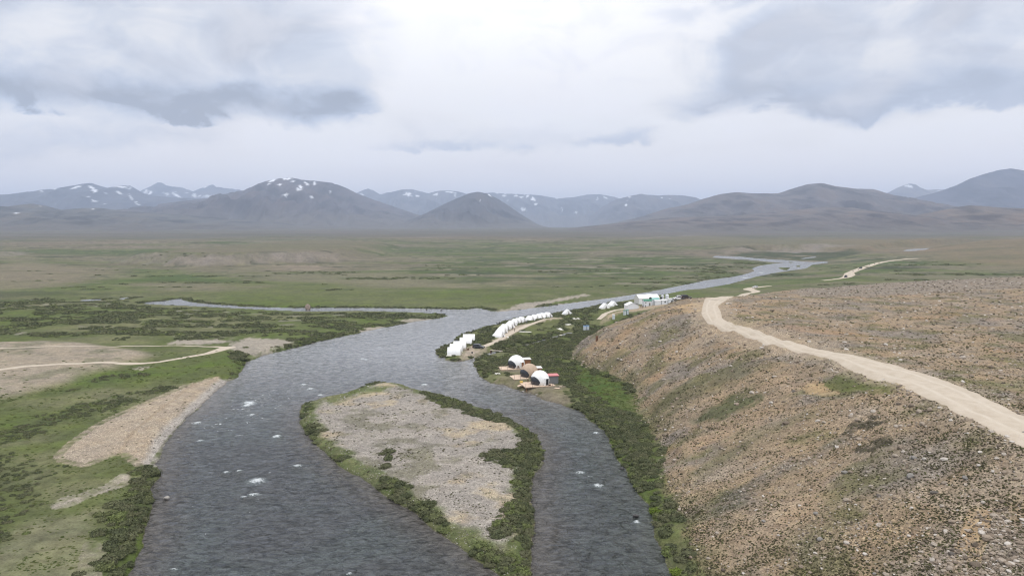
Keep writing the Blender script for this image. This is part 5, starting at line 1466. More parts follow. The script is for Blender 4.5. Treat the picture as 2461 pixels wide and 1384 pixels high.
# near: white dome, red-roofed hut
dx_, dy_, dz_ = at_ground(1263, 933)
zb = 1.05
r17 = R(15)
def on_deck(cx, cy, u, v, rz): return (cx + u * math.cos(rz) - v * math.sin(rz), cy + u * math.sin(rz) + v * math.cos(rz))
def dome_site(fl_px, fl_py, L, Wd, mt, lb_dome, lb_deck, hut, doorm, du, dv, hu, hv, Rr):
    x, y = W(fl_px, fl_py, zb + TOP)
    cx, cy = on_deck(x, y, L / 2, Wd / 2, r17)
    deck(lb_deck, (cx, cy, zb), r17, L, Wd, TOP)
    px_, py_ = on_deck(cx, cy, du, dv, r17)
    dome(lb_dome, (px_, py_, zb + TOP), mt, r17 * .6, Rr, doorm)
    hx, hy = on_deck(cx, cy, hu, hv, r17)
    annex(hut[0], (hx, hy, zb + TOP - .1), r17 * .7, *hut[1:])
    return cx, cy
s1 = dome_site(1263, 930.5, 9.6, 7.4, M['canvas'], 'white dome tent nearest the camera, beside the red-roofed hut', 'deck under the nearest white dome, at the gravel shore', ('grey sheet hut with a red roof beside the nearest dome', 2.9, 2.7, 2.5, M['grey'], M['red'], False), M['black'], 1.0, .3, 5.3, .6, 2.95)
s2 = dome_site(1236, 911.5, 9.0, 6.6, M['tan'], 'tan brown dome tent, middle one of the three', 'deck under the tan dome, in the middle', ('brown hut with a white roof behind the tan dome', 3.0, 2.4, 2.4, M['wood'], M['roofw'], True), M['wood'], 1.6, .6, 4.6, 2.4, 2.95)
s3 = dome_site(1205, 888.5, 9.6, 6.0, M['canvas'], 'white dome tent farthest back, beside the plank-walled hut', 'deck under the farthest white dome, sticking out to the left', ('plank-walled brown hut with a pale roof by the farthest dome', 3.4, 2.6, 2.6, M['wood'], M['roofw'], True), M['wood'], 1.5, .8, 4.9, 1.6, 2.95)
def crate(label, loc, s, mt, cat='crate', rz=.2, group=None, slats=True):
    r = tag(empty('crate', loc, rz), label, cat, group)
    MB().box((0, 0, s[2] / 2), s).build('box', mt, r, bevel=.02)
    MB().box((0, 0, s[2] + .02), (s[0] * 1.04, s[1] * 1.04, .05)).build('lid', mt, r)
    return r
cx, cy = on_deck(*s1, -4.3, 2.9, r17)
crate('yellow crate at the left corner of the nearest deck', (cx, cy, zb + TOP), (.9, .7, .55), M['yellow'])
cx, cy = on_deck(*s2, 1.2, -2.9, r17)
crate('small dark box on the front edge of the middle deck', (cx, cy, zb + TOP), (.55, .45, .5), M['stool'])
cx, cy = on_deck(*s1, 3.0, -3.3, r17)
crate('low dark box by the open doorway of the nearest dome', (cx, cy, zb + TOP), (.6, .4, .35), M['stool'])
def chair(label, loc, rz):
    r = tag(empty('chair', loc, rz), label, 'chair')
    MB().box((0, 0, .43), (.46, .46, .05)).build('seat', M['stool'], r)
    MB().box((0, .22, .72), (.46, .04, .5)).build('backrest', M['stool'], r)
    for sx_ in (-1, 1):
        for sy_ in (-1, 1): MB().box((sx_ * .2, sy_ * .2, .2), (.045, .045, .4)).build('leg', M['stool'], r)
cx, cy = on_deck(*s3, -.4, -1.6, r17); chair('dark chair before the farthest dome', (cx, cy, zb + TOP), .4)
cx, cy = on_deck(*s3, 1.2, -2.5, r17); chair('dark chair by the brown door of the farthest dome', (cx, cy, zb + TOP), -.3)
cx, cy = on_deck(*s1, -1.9, 3.3, r17); chair('dark chair at the back edge of the nearest deck', (cx, cy, zb + TOP), 2.8)
def sheet(label, px, py, L, Wd, rz, mt, cat, name, n=5, hgt=.12):
    """crumpled cloth or loose board lying on the grass"""
    x, y, z = gpt(px, py)
    vs = []; fs = []
    for j in range(n):
        for i in range(n + 2):
            u = (i / (n + 1) - .5) * L * (1 + .12 * random.uniform(-1, 1)); v = (j / (n - 1) - .5) * Wd * (1 + .12 * random.uniform(-1, 1))
            X = x + u * math.cos(rz) - v * math.sin(rz); Y = y + u * math.sin(rz) + v * math.cos(rz)
            vs.append((X - x, Y - y, float(hz(X, Y)[0]) - z + .15 + random.uniform(0, hgt)))
    m = n + 2
    fs = [(j * m + i, j * m + i + 1, (j + 1) * m + i + 1, (j + 1) * m + i) for j in range(n - 1) for i in range(m - 1)]
    o = MB().add(vs, fs).build(name, mt, None, smooth=True)
    o.location = (x, y, z)
    s = o.modifiers.new('thick', 'SOLIDIFY'); s.thickness = .1
    tag(o, label, cat)
sheet('long pale sheet spread on the meadow below the curved tent row', 1262, 798, 5.4, 1.6, .02, M['tarp'], 'sheet', 'ground_sheet')
sheet('crumpled white sheet lying near the path below the curved tent row', 1229, 811, 3.6, 2.2, .1, M['tarp'], 'sheet', 'ground_sheet', hgt=.3)
sheet('scattered white sheet in the scrub upstream of the meadow', 1385, 767, 3.6, 3.0, .4, M['tarp'], 'sheet', 'ground_sheet', hgt=.3)
sheet('narrow white sheet in the scrub, slanting by the thin stream', 1366, 781, 3.0, 2.0, .7, M['tarp'], 'sheet', 'ground_sheet', hgt=.3)
sheet('white sheet beside the thin stream, nearer the slope foot', 1346, 792, 2.4, 2.4, .8, M['tarp'], 'sheet', 'ground_sheet', hgt=.3)
sheet('small white scrap in the scrub below the thin stream', 1348, 807, 1.2, .9, .1, M['tarp'], 'scrap', 'ground_sheet')
sheet('white litter heap on the bank left of the middle deck', 1196, 899.5, 1.7, 1.2, .3, M['tarp'], 'litter', 'litter_heap', hgt=.3)
sheet('pale loose board on the ground right of the red-roofed hut', 1339, 933.5, 1.6, .8, -.4, M['deck'], 'board', 'loose_board', hgt=.02)
sheet('pale small board beside the red-roofed hut corner', 1347, 929.5, .8, .5, .1, M['deck'], 'board', 'loose_board', hgt=.02)
# footbridge over the inlet
x0, y0 = W(1180, 842.5, 1.1); x1_, y1_ = W(1206, 844.5, 1.1)
fbm_o = tag(empty('footbridge', ((x0 + x1_) / 2, (y0 + y1_) / 2, 1.25), math.atan2(y1_ - y0, x1_ - x0)), 'narrow plank footbridge over the inlet behind the near tents', 'footbridge')
LL = math.hypot(x1_ - x0, y1_ - y0) + .6
for k in range(3): MB().box((0, (k - 1) * .33, .06), (LL, .30, .09)).build('plank', M['plankw'], fbm_o)
for s in (-1, 1): MB().box((s * (LL / 2 - .3), 0, -.55), (.3, 1.2, 1.15)).build('trestle', M['stool'], fbm_o)
# stools and table by the near tents
x, y, z = gpt(1117, 841)
tb = tag(empty('table', (x + .1, y + .2, z), .1), 'low dark table on the gravel beside the near tents', 'table')
MB().box((0, 0, .62), (1.3, .7, .08)).build('top', M['stool'], tb)
for sx_ in (-1, 1):
    for sy_ in (-1, 1): MB().box((sx_ * .55, sy_ * .28, .28), (.08, .08, .62)).build('leg', M['stool'], tb)
x, y, z = gpt(1125, 841)
crate('dark crate on the gravel between the table and the dark car', (x, y, z), (.8, .6, .55), M['stool'])
x, y, z = gpt(1134.5, 848.5)
crate('small dark bin at the shrub edge of the gravel yard', (x, y, z), (.55, .5, .5), M['black'], cat='bin')
x, y, z = gpt(1097, 820)
crate('dark box behind the near tents at the water side', (x, y, z), (1.3, .8, .6), M['black'])

# ------------------------------------------------------------------ vehicles
def vehicle(label, loc, rz, paint, kind='suv', L=4.7, Wd=1.85, H=1.85, name='car', cat='car', group=None, load=None):
    r = tag(empty(name, loc, rz), label, cat, group)
    l = L / 2; w = Wd / 2
    lowp = [(-l, .42), (-l + .05, .95), (-l + .12, 1.05), (l - 1.35, 1.05), (l - .25, .93), (l - .02, .78), (l, .42), (l - .35, .30), (-l + .3, .30)]
    b = MB().extrude_y(lowp, -w, w)
    body = b.build('body', paint, r, bevel=.06)
    if kind == 'suv': c0, c1, t0, t1 = -l + .06, l - 1.25, -l + .30, l - 1.95
    elif kind == 'pickup': c0, c1, t0, t1 = -l + 1.75, l - 1.25, -l + 1.95, l - 1.9
    else: c0, c1, t0, t1 = -l + .5, l - 1.15, -l + 1.05, l - 1.95
    cb = MB()
    z0 = 1.04; z1 = H; k = .86
    def frus(a0, a1, b0, b1, ww0, ww1, za, zb_): return [(a0, -ww0, za), (a1, -ww0, za), (a1, ww0, za), (a0, ww0, za), (b0, -ww1, zb_), (b1, -ww1, zb_), (b1, ww1, zb_), (b0, ww1, zb_)]
    Q = [(3, 2, 1, 0), (4, 5, 6, 7), (0, 1, 5, 4), (1, 2, 6, 5), (2, 3, 7, 6), (3, 0, 4, 7)]
    cb.add(frus(c0, c1, t0, t1, w * .97, w * k, z0, z1), Q)
    cab = cb.build('cabin', paint, r, bevel=.05)
    f = .16; g = .82
    def at(u0, u1, za, zb_):
        pass
    dz = z1 - z0
    side = MB()
    for s in (-1, 1):
        p = []
        for (uu, tt) in ((.10, f), (.90, f), (.90, g), (.10, g)):
            a = c0 + (c1 - c0) * uu; bq = t0 + (t1 - t0) * uu
            xx = a + (bq - a) * tt; ww = w * .97 + (w * k - w * .97) * tt
            p.append((xx, s * (ww + .012), z0 + dz * tt))
        qv = [(a[0], a[1] - s * .03, a[2]) for a in p]
        side.add(p + qv, [(0, 1, 2, 3), (7, 6, 5, 4), (0, 4, 5, 1), (1, 5, 6, 2), (2, 6, 7, 3), (3, 7, 4, 0)])
    side.each('side_window', M['glass'], cab)
    for nm, cc, tt_, s in (('windscreen', c1, t1, 1), ('rear_window', c0, t0, -1)):
        p = []
        for (vv_, tt) in ((-.86, f), (.86, f), (.82, g), (-.82, g)):
            xx = cc + (tt_ - cc) * tt + s * .014; ww = w * .97 + (w * k - w * .97) * tt
            p.append((xx, vv_ * ww, z0 + dz * tt))
        qv = [(a[0] - s * .03, a[1], a[2]) for a in p]
        MB().add(p + qv, [(0, 1, 2, 3), (7, 6, 5, 4), (0, 4, 5, 1), (1, 5, 6, 2), (2, 6, 7, 3), (3, 7, 4, 0)]).build(nm, M['glass'], cab)
    for sx_ in (-1, 1):
        for sy_ in (-1, 1):
            wc = (sx_ * (l - .85), sy_ * (w - .10), .36)
            wo_ = MB().tube((wc[0], wc[1] - .12, wc[2]), (wc[0], wc[1] + .12, wc[2]), .37, 14).build('wheel', M['tyre'], r)
            MB().tube((wc[0], wc[1] + sy_ * .11, wc[2]), (wc[0], wc[1] + sy_ * .135, wc[2]), .21, 10).build('rim', M['rim'], wo_)
    for sy_ in (-1, 1):
        MB().box((l - .03, sy_ * (w - .3), .80), (.12, .38, .16)).build('headlight', M['lamp'], r)
        MB().box((-l + .02, sy_ * (w - .16), .86), (.10, .18, .26)).build('tail_light', M['tail'], r)
        MB().box((c1 - .25, sy_ * (w + .12), 1.14), (.12, .2, .14)).build('mirror', M['black'], r)
    MB().box((l + .02, 0, .50), (.18, Wd * .96, .22)).build('bumper', M['black'], r)
    MB().box((-l - .02, 0, .50), (.18, Wd * .96, .22)).build('bumper', M['black'], r)
    if load == 'rack':
        rk = MB()
        for xx in np.linspace(t0 + .2, t1 - .2, 3): rk.box((xx, 0, H + .07), (.06, Wd * .72, .05))
        for s in (-1, 1): rk.box(((t0 + t1) / 2, s * Wd * .36, H + .1), (abs(t1 - t0) * .9, .05, .06))
        rk.each('rack_bar', M['black'], r)
    if kind == 'pickup':
        MB().box((-l + .9, 0, 1.075), (1.5, Wd * .84, .05)).build('cargo_bed', M['black'], r)
        rb = MB()
        for s in (-1, 1): rb.tube((-l + 1.6, s * w * .8, 1.05), (-l + 1.6, s * w * .72, 1.75), .04, 6)
        rb.tube((-l + 1.6, -w * .72, 1.75), (-l + 1.6, w * .72, 1.75), .04, 6)
        rb.build('roll_bar', M['black'], r)
    return r
x, y, z = gpt(1150, 838); vehicle('dark grey-blue car parked on the gravel beside the near tents', (x, y + 1.2, z), R(-22), M['carg'], 'suv', 4.7, 1.9, 1.75)
x, y, z = gpt(1633, 721); vehicle('white pickup with a dark load cover parked right of the camp buildings', (x, y + .9, z), R(186), M['carw'], 'pickup', 5.2, 1.9, 1.85, 'pickup', 'pickup')
x, y, z = gpt(1647.5, 720); vehicle('dark brown car parked behind the white pickup', (x + .8, y + 2.4, z), R(8), M['cardk'], 'suv', 4.4, 1.85, 1.9)
x, y, z = gpt(1815, 692.5); vehicle('white car driving on the dirt road beyond the bend', (x, y + .7, z + .15), R(200), M['carw'], 'suv', 4.4, 1.85, 1.75)
x, y, z = gpt(2033.5, 667.5); vehicle('dark car on the widened stretch of the far road', (x, y + .7, z + .2), R(235), M['cardk'], 'suv', 4.6, 2.0, 2.1)
x, y, z = gpt(2069, 646.5); vehicle('dark car with a roof rack on the far road, among the riders', (x, y + .7, z + .2), R(225), M['carb'], 'suv', 4.6, 1.95, 1.9, load='rack')
# ------------------------------------------------------------------ people
def skin_mesh(name, joints, edges, mats_by_z):
    me = bpy.data.meshes.new(name)
    me.from_pydata([j[:3] for j in joints], edges, [])
    o = bpy.data.objects.new(name, me); COL.objects.link(o)
    sm = o.modifiers.new('skin', 'SKIN')
    lay = me.skin_vertices[0].data
    for i, j in enumerate(joints):
        lay[i].radius = (j[3], j[4] if len(j) > 4 else j[3])
    lay[0].use_root = True
    ssd = o.modifiers.new('sub', 'SUBSURF'); ssd.levels = 1; ssd.render_levels = 1
    C.view_layer.update()
    dg = C.evaluated_depsgraph_get()
    res = bpy.data.meshes.new_from_object(o.evaluated_get(dg))
    bpy.data.objects.remove(o)
    res.name = name
    return res
def person_mesh(pose):
    if pose == 'stand':
        J = [(0, 0, .95, .15, .11), (0, 0, 1.15, .14, .10), (0, 0, 1.38, .17, .11), (0, 0, 1.50, .06), (0, -.01, 1.57, .055), (0, -.02, 1.66, .085, .10), (0, -.01, 1.74, .07, .08),
             (.10, 0, .90, .09), (.11, -.01, .50, .065), (.11, .01, .10, .045), (.12, -.13, .04, .04), (-.10, 0, .90, .09), (-.11, .03, .50, .065), (-.12, .05, .10, .045), (-.13, -.08, .04, .04),
             (.20, 0, 1.42, .06), (.27, .01, 1.14, .045), (.27, -.07, .90, .036), (.27, -.10, .80, .03), (-.20, 0, 1.42, .06), (-.27, .02, 1.14, .045), (-.27, -.05, .90, .036), (-.27, -.08, .80, .03)]
        E = [(0, 1), (1, 2), (2, 3), (3, 4), (4, 5), (5, 6), (0, 7), (7, 8), (8, 9), (9, 10), (0, 11), (11, 12), (12, 13), (13, 14), (2, 15), (15, 16), (16, 17), (17, 18), (2, 19), (19, 20), (20, 21), (21, 22)]
    else:   # sitting astride, hands forward
        J = [(0, 0, .85, .15, .12), (0, -.05, 1.05, .14, .11), (0, -.12, 1.28, .17, .11), (0, -.15, 1.40, .06), (0, -.16, 1.46, .055), (0, -.18, 1.56, .10, .11), (0, -.17, 1.64, .08, .09),
             (.13, -.05, .82, .09), (.24, -.42, .72, .065), (.22, -.22, .34, .045), (.22, -.36, .28, .04), (-.13, -.05, .82, .09), (-.24, -.42, .72, .065), (-.22, -.22, .34, .045), (-.22, -.36, .28, .04),
             (.20, -.12, 1.32, .06), (.28, -.30, 1.10, .045), (.30, -.54, 1.03, .036), (.30, -.62, 1.02, .03), (-.20, -.12, 1.32, .06), (-.28, -.30, 1.10, .045), (-.30, -.54, 1.03, .036), (-.30, -.62, 1.02, .03)]
        E = [(0, 1), (1, 2), (2, 3), (3, 4), (4, 5), (5, 6), (0, 7), (7, 8), (8, 9), (9, 10), (0, 11), (11, 12), (12, 13), (13, 14), (2, 15), (15, 16), (16, 17), (17, 18), (2, 19), (19, 20), (20, 21), (21, 22)]
    return skin_mesh('person', J, E, None)
PM = {k: person_mesh(k) for k in ('stand', 'sit')}
def person(label, loc, rz, top, legs, pose='stand', group=None, sc=1.0):
    me = PM[pose].copy()
    for m in (legs, top, M['skin'], M['hair']): me.materials.append(m)
    hz0 = 1.50 if pose == 'stand' else 1.40; wz = .97 if pose == 'stand' else .86
    for p in me.polygons:
        c = p.center
        hand = (c.z < .84 and abs(c.x) > .21) if pose == 'stand' else c.y < -.57
        if c.z > hz0 + .13 and (c.z > hz0 + .22 or c.y > -.03 - (.16 if pose != 'stand' else 0)): p.material_index = 3
        elif c.z > hz0: p.material_index = 2
        elif hand: p.material_index = 2
        elif c.z > wz or abs(c.x) > .19 and c.z > .8: p.material_index = 1
        else: p.material_index = 0
        p.use_smooth = True
    o = mesh_obj('person', me)
    o.location = loc; o.rotation_euler = (0, 0, rz); o.scale = (sc,) * 3
    return tag(o, label, 'person', group)
def stand(label, px, py, rz, top='cloth_k', legs='cloth_k', group=None, sc=1.0):
    x, y, z = gpt(px, py)
    person(label, (x, y, z), rz, M[top], M[legs], 'stand', group, sc)
stand('person in dark clothes standing at the river edge, left of two', 1194.2, 781.8, .4, sc=1.05)
stand('person in dark clothes standing at the river edge, right of two', 1200, 780.2, 2.4, group=None, sc=1.02)
stand('small person in grey between the two dark figures at the river edge', 1197.2, 781.6, 1.0, 'cloth_g', 'cloth_g', sc=.72)
stand('person in brown and black walking on the path below the curved tent row', 1237, 797.3, 2.0, 'cloth_b', 'cloth_k', sc=1.05)
stand('person in dark clothes leaning near the broad flat-sided tent', 1232.5, 791.5, .9, 'cloth_g', 'cloth_k', sc=.95)
stand('person in dark clothes in the gap of the curved tent row', 1266, 778, .3, 'cloth_k', 'cloth_g', sc=1.0)
stand('person in dark clothes left of the group beside the small marquee', 1540.3, 740.2, .3, 'cloth_k', 'cloth_k')
stand('person in black in the middle of the group beside the small marquee', 1544.8, 741.2, -.5, 'cloth_k', 'cloth_b')
stand('person in grey half behind the group beside the small marquee', 1547.2, 738.2, 1.0, 'cloth_g', 'cloth_b')
stand('person in blue-grey beside the door of the green-roofed cabin', 1551.0, 739.8, -.9, 'cloth_g', 'cloth_k')
# ------------------------------------------------------------------ motorcycles on the far road, each with its rider
def motorcycle(label, loc, rz):
    r = tag(empty('motorcycle', loc, rz), label, 'motorcycle', 'motorcycles coming along the far road')
    for yy in (-.68, .66):
        t = MB().tube((-.06, yy, .31), (.06, yy, .31), .31, 12).build('wheel', M['tyre'], r)
        MB().tube((-.065, yy, .31), (.065, yy, .31), .17, 10).build('rim', M['rim'], t)
    fr = MB()
    fr.tube((0, .66, .31), (0, .05, .45), .05, 6); fr.tube((0, .05, .45), (0, -.42, .80), .05, 6); fr.tube((-.09, -.68, .31), (-.08, -.45, .92), .03, 6); fr.tube((.09, -.68, .31), (.08, -.45, .92), .03, 6)
    fr.build('frame', M['black'], r)
    MB().box((0, .0, .42), (.26, .5, .34)).build('engine', M['rim'], r, bevel=.05)
    MB().box((0, -.16, .78), (.28, .5, .22)).build('fuel_tank', M['cloth_r'], r, bevel=.08)
    MB().box((0, .36, .76), (.26, .7, .12)).build('seat', M['black'], r, bevel=.05)
    MB().tube((-.36, -.42, 1.0), (.36, -.42, 1.0), .025, 6).build('handlebar', M['black'], r)
    MB().tube((0, -.58, .84), (0, -.50, .84), .10, 10).build('headlight', M['lamp'], r)
    return r
riders = [(2050, 653.5, 'nearest motorcycle on the far road, above the dark car', 'rider in dark clothes on the nearest motorcycle', 'cloth_k'), (2062.5, 649.5, 'second motorcycle on the far road, at the right verge', 'rider in maroon on the second motorcycle', 'cloth_r'),
          (2089, 638.5, 'third motorcycle, beyond the car with the roof rack', 'rider in dark clothes beyond the car with the roof rack', 'cloth_k'), (2102, 635.5, 'fourth motorcycle up the far road', 'rider in grey on the fourth motorcycle', 'cloth_g'), (2112.5, 634, 'farthest motorcycle of the far road, at the rise', 'rider in brown on the farthest motorcycle', 'cloth_b')]
for px, py, l1, l2, cl in riders:
    x, y, z = gpt(px, py); z += .2
    az_ = R(-40)
    motorcycle(l1, (x, y, z), az_)
    person(l2, (x - math.sin(az_) * .22, y + math.cos(az_) * .22, z), az_, M[cl], M['cloth_k'], 'sit', 'riders on the far road', 1.0)
# dark motorcycle parked by the container cabins
x, y, z = gpt(1620, 725.5)
motorcycle('dark motorcycle parked at the corner of the container cabins', (x, y, z), R(70)).pop('group', None)
# ------------------------------------------------------------------ stones, scrub, tufts
def random_ramp_mat(name, stops, rough=.9, leaf=False, nscale=3.0, var=.25):
    m = bpy.data.materials.new(name); m.use_nodes = True
    t = NT(m.node_tree); b = t.n['Principled BSDF']
    rnd = t.new('ShaderNodeObjectInfo').outputs['Random']
    rp = t.new('ShaderNodeValToRGB')
    els = rp.color_ramp.elements
    while len(els) < len(stops): els.new(0.5)
    for e, (p, c) in zip(els, stops):
        e.position = p; e.color = (*c, 1)
    t.put(rp.inputs[0], rnd)
    p = t.new('ShaderNodeTexCoord').outputs['Object']
    n = t.noise(p, nscale, 5, .65)
    k = t.ramp01(n, .25, .75, 1 - var, 1 + var, 'LINEAR')
    c = t.mix(1.0, rp.outputs[0], t.xyz(k, k, k), 'MULTIPLY')
    if leaf:
        c = t.mix(1.0, c, t.attr('leaf_tone'), 'MULTIPLY')
    t.put(b.inputs['Base Color'], c)
    b.inputs['Roughness'].default_value = rough
    b.inputs['Specular IOR Level'].default_value = .15
    return m
m_stone = random_ramp_mat('hill_stone', [(0, (.105, .086, .068)), (.2, (.20, .160, .122)), (.55, (.30, .245, .190)), (.85, (.37, .32, .265)), (1, (.55, .51, .46))], var=.3)
m_cob = random_ramp_mat('river_cobble', [(0, (.13, .118, .105)), (.3, (.235, .212, .186)), (.7, (.32, .295, .262)), (1, (.46, .44, .41))], var=.2)
m_leaf = random_ramp_mat('willow_leaves', [(0, (.072, .082, .042)), (.35, (.088, .098, .048)), (.7, (.110, .112, .062)), (1, (.118, .142, .050))], leaf=True, nscale=2.2, var=.35)
m_tuft = random_ramp_mat('cushion_plant', [(0, (.055, .048, .030)), (.4, (.075, .068, .036)), (.75, (.098, .095, .042)), (1, (.125, .135, .055))], leaf=True, var=.3)

def rock_mesh(name, seed, mt, sub=1, flat=.62):
    bm = bmesh.new()
    bmesh.ops.create_icosphere(bm, subdivisions=sub, radius=1.0)
    r = random.Random(seed)
    planes = [(Vector((r.uniform(-1, 1), r.uniform(-1, 1), r.uniform(-.6, 1))).normalized(), r.uniform(.62, .9)) for _ in range(7)]
    ex, ey = r.uniform(.85, 1.35), r.uniform(.7, 1.0)
    for v in bm.verts:
        for n, d in planes:
            k = v.co.dot(n)
            if k > d: v.co -= n * (k - d)
        v.co *= 1 + r.uniform(-.05, .05)
        v.co.x *= ex; v.co.y *= ey; v.co.z *= flat
    me = bpy.data.meshes.new(name); bm.to_mesh(me); bm.free()
    me.materials.append(mt)
    return me
def leafy_mesh(name, seed, mt, n_leaf, size, flat=.62, lumps=7, core=True, core_sub=2, spread=.55):
    """low bush: lumpy dark inside, many leaf sprays standing off the lumps, gaps between"""
    r = random.Random(seed)
    lp = []
    for k in range(lumps):
        a = r.uniform(0, 2 * math.pi); d = spread * math.sqrt(r.uniform(0, 1))
        lp.append((Vector((d * math.cos(a), d * math.sin(a), r.uniform(.05, .30) * flat)), r.uniform(.34, .56)))
    vs = []; fs = []; tone = []
    if core:
        for c, rad in lp:
            bm = bmesh.new(); bmesh.ops.create_icosphere(bm, subdivisions=1, radius=rad * .86)
            o = len(vs)
            for v in bm.verts:
                k = 1 + r.uniform(-.22, .16)
                vs.append((c.x + v.co.x * k, c.y + v.co.y * k, max(-.12, c.z + v.co.z * k * flat * 1.25))); tone.append(.72 + .25 * r.random())
            bm.faces.ensure_lookup_table()
            for f in bm.faces: fs.append(tuple(o + v.index for v in f.verts))
            bm.free()
    for k in range(n_leaf):
        c, rad = r.choice(lp)
        u = Vector((r.gauss(0, 1), r.gauss(0, 1), abs(r.gauss(0, .9)) - .15)).normalized()
        p = c + Vector((u.x * rad, u.y * rad, u.z * rad * flat * 1.25)) * r.uniform(.82, 1.16)
        if p.z < -.05: p.z = r.uniform(-.03, .1)
        nrm = (u + Vector((r.uniform(-.7, .7), r.uniform(-.7, .7), r.uniform(-.3, .9)))).normalized()
        a = nrm.orthogonal().normalized(); b = nrm.cross(a)
        t = r.uniform(0, 6.28); a, b = a * math.cos(t) + b * math.sin(t), b * math.cos(t) - a * math.sin(t)
        s = size * r.uniform(.6, 1.35)
        o = len(vs); tt = r.uniform(.75, 1.45)
        for q_ in (p - a * s * .5, p + b * s * .32 + u * s * .1, p + a * s * .6, p - b * s * .32 + u * s * .1):
            vs.append(tuple(q_)); tone.append(tt)
        fs.append((o, o + 1, o + 2, o + 3))
    me = bpy.data.meshes.new(name); me.from_pydata(vs, [], fs)
    add_col(me, 'leaf_tone', np.repeat(np.array(tone)[:, None], 3, 1))
    me.materials.append(mt)
    return me
def scatter(name, pos, scl, rot, var, sources, label=None):
    """countless small pieces as one object: a cloud of points that carries copies of the sources"""
    me = bpy.data.meshes.new(name)
    n = len(pos)
    me.vertices.add(n); me.vertices.foreach_set('co', np.ascontiguousarray(pos, np.float32).ravel())
    a = me.attributes.new('size', 'FLOAT_VECTOR', 'POINT'); a.data.foreach_set('vector', np.ascontiguousarray(scl, np.float32).ravel())
    a = me.attributes.new('turn', 'FLOAT_VECTOR', 'POINT'); a.data.foreach_set('vector', np.ascontiguousarray(rot, np.float32).ravel())
    a = me.attributes.new('sort', 'INT', 'POINT'); a.data.foreach_set('value', np.ascontiguousarray(var, np.int32))
    o = mesh_obj(name, me)
    g = bpy.data.node_groups.new(name, 'GeometryNodeTree')
    g.interface.new_socket('Geometry', in_out='INPUT', socket_type='NodeSocketGeometry')
    g.interface.new_socket('Geometry', in_out='OUTPUT', socket_type='NodeSocketGeometry')
    N, L = g.nodes, g.links
    gi, go = N.new('NodeGroupInput'), N.new('NodeGroupOutput')
    iop = N.new('GeometryNodeInstanceOnPoints')
    iop.inputs['Pick Instance'].default_value = True
    g2i = N.new('GeometryNodeGeometryToInstance')
    for s in reversed(sources):
        oi = N.new('GeometryNodeObjectInfo'); oi.inputs['Object'].default_value = s
        L.new(oi.outputs['Geometry'], g2i.inputs[0])
    def att(nm, ty):
        k = N.new('GeometryNodeInputNamedAttribute'); k.data_type = ty; k.inputs[0].default_value = nm
        return k.outputs['Attribute']
    L.new(gi.outputs[0], iop.inputs['Points'])
    L.new(g2i.outputs[0], iop.inputs['Instance'])
    L.new(att('sort', 'INT'), iop.inputs['Instance Index'])
    L.new(att('turn', 'FLOAT_VECTOR'), iop.inputs['Rotation'])
    L.new(att('size', 'FLOAT_VECTOR'), iop.inputs['Scale'])
    L.new(iop.outputs[0], go.inputs[0])
    md = o.modifiers.new('scatter', 'NODES'); md.node_group = g
    return tag(o, label, kind='stuff')
def to_px(x, y, z):
    ca, sa = math.cos(PITCH), math.sin(PITCH)
    zz = z - CAMZ
    dep = y * ca - zz * sa
    return CX + F * x / dep, CY - F * (y * sa + zz * ca) / dep, dep
def info(x, y):
    return height(x, y, True)[1]

# ---- boulders known from the photo: pixel, width in pixels, tone, label
RV = [rock_mesh('boulder', 200 + k, m_stone, 2, f) for k, f in enumerate((.55, .62, .7, .5, .66, .58))]
CV = [rock_mesh('cobble', 300 + k, m_cob, 1, f) for k, f in enumerate((.6, .5, .7))]
SV = [rock_mesh('stone', 400 + k, m_stone, 1, f) for k, f in enumerate((.6, .5, .75, .55))]
tone_m = {'pale': mat('pale_boulder', (.50, .46, .41), .9, .2, 1.5, bumpd=.05), 'grey': mat('grey_boulder', (.24, .225, .205), .9, .3, 1.5, bumpd=.05), 'dark': mat('dark_boulder', (.13, .115, .10), .9, .3, 1.5, bumpd=.05)}
def known(label, px, py, wpx, tone, hk=.6, seed=0, mt=None, zoff=0.0, name='boulder'):
    x, y, z = gpt(px, py)
    if zoff: z = zoff
    _, _, dep = to_px(x, y, z)
    r = .5 * wpx * dep / F
    me = rock_mesh('boulder', 900 + seed, mt or tone_m[tone], 2, hk)
    for p in me.polygons: p.use_smooth = False
    o = mesh_obj(name, me); o.location = (x, y, z + r * hk * .35); o.rotation_euler = (0, 0, seed * 1.3); o.scale = (r * .86,) * 3
    return tag(o, label, 'boulder')
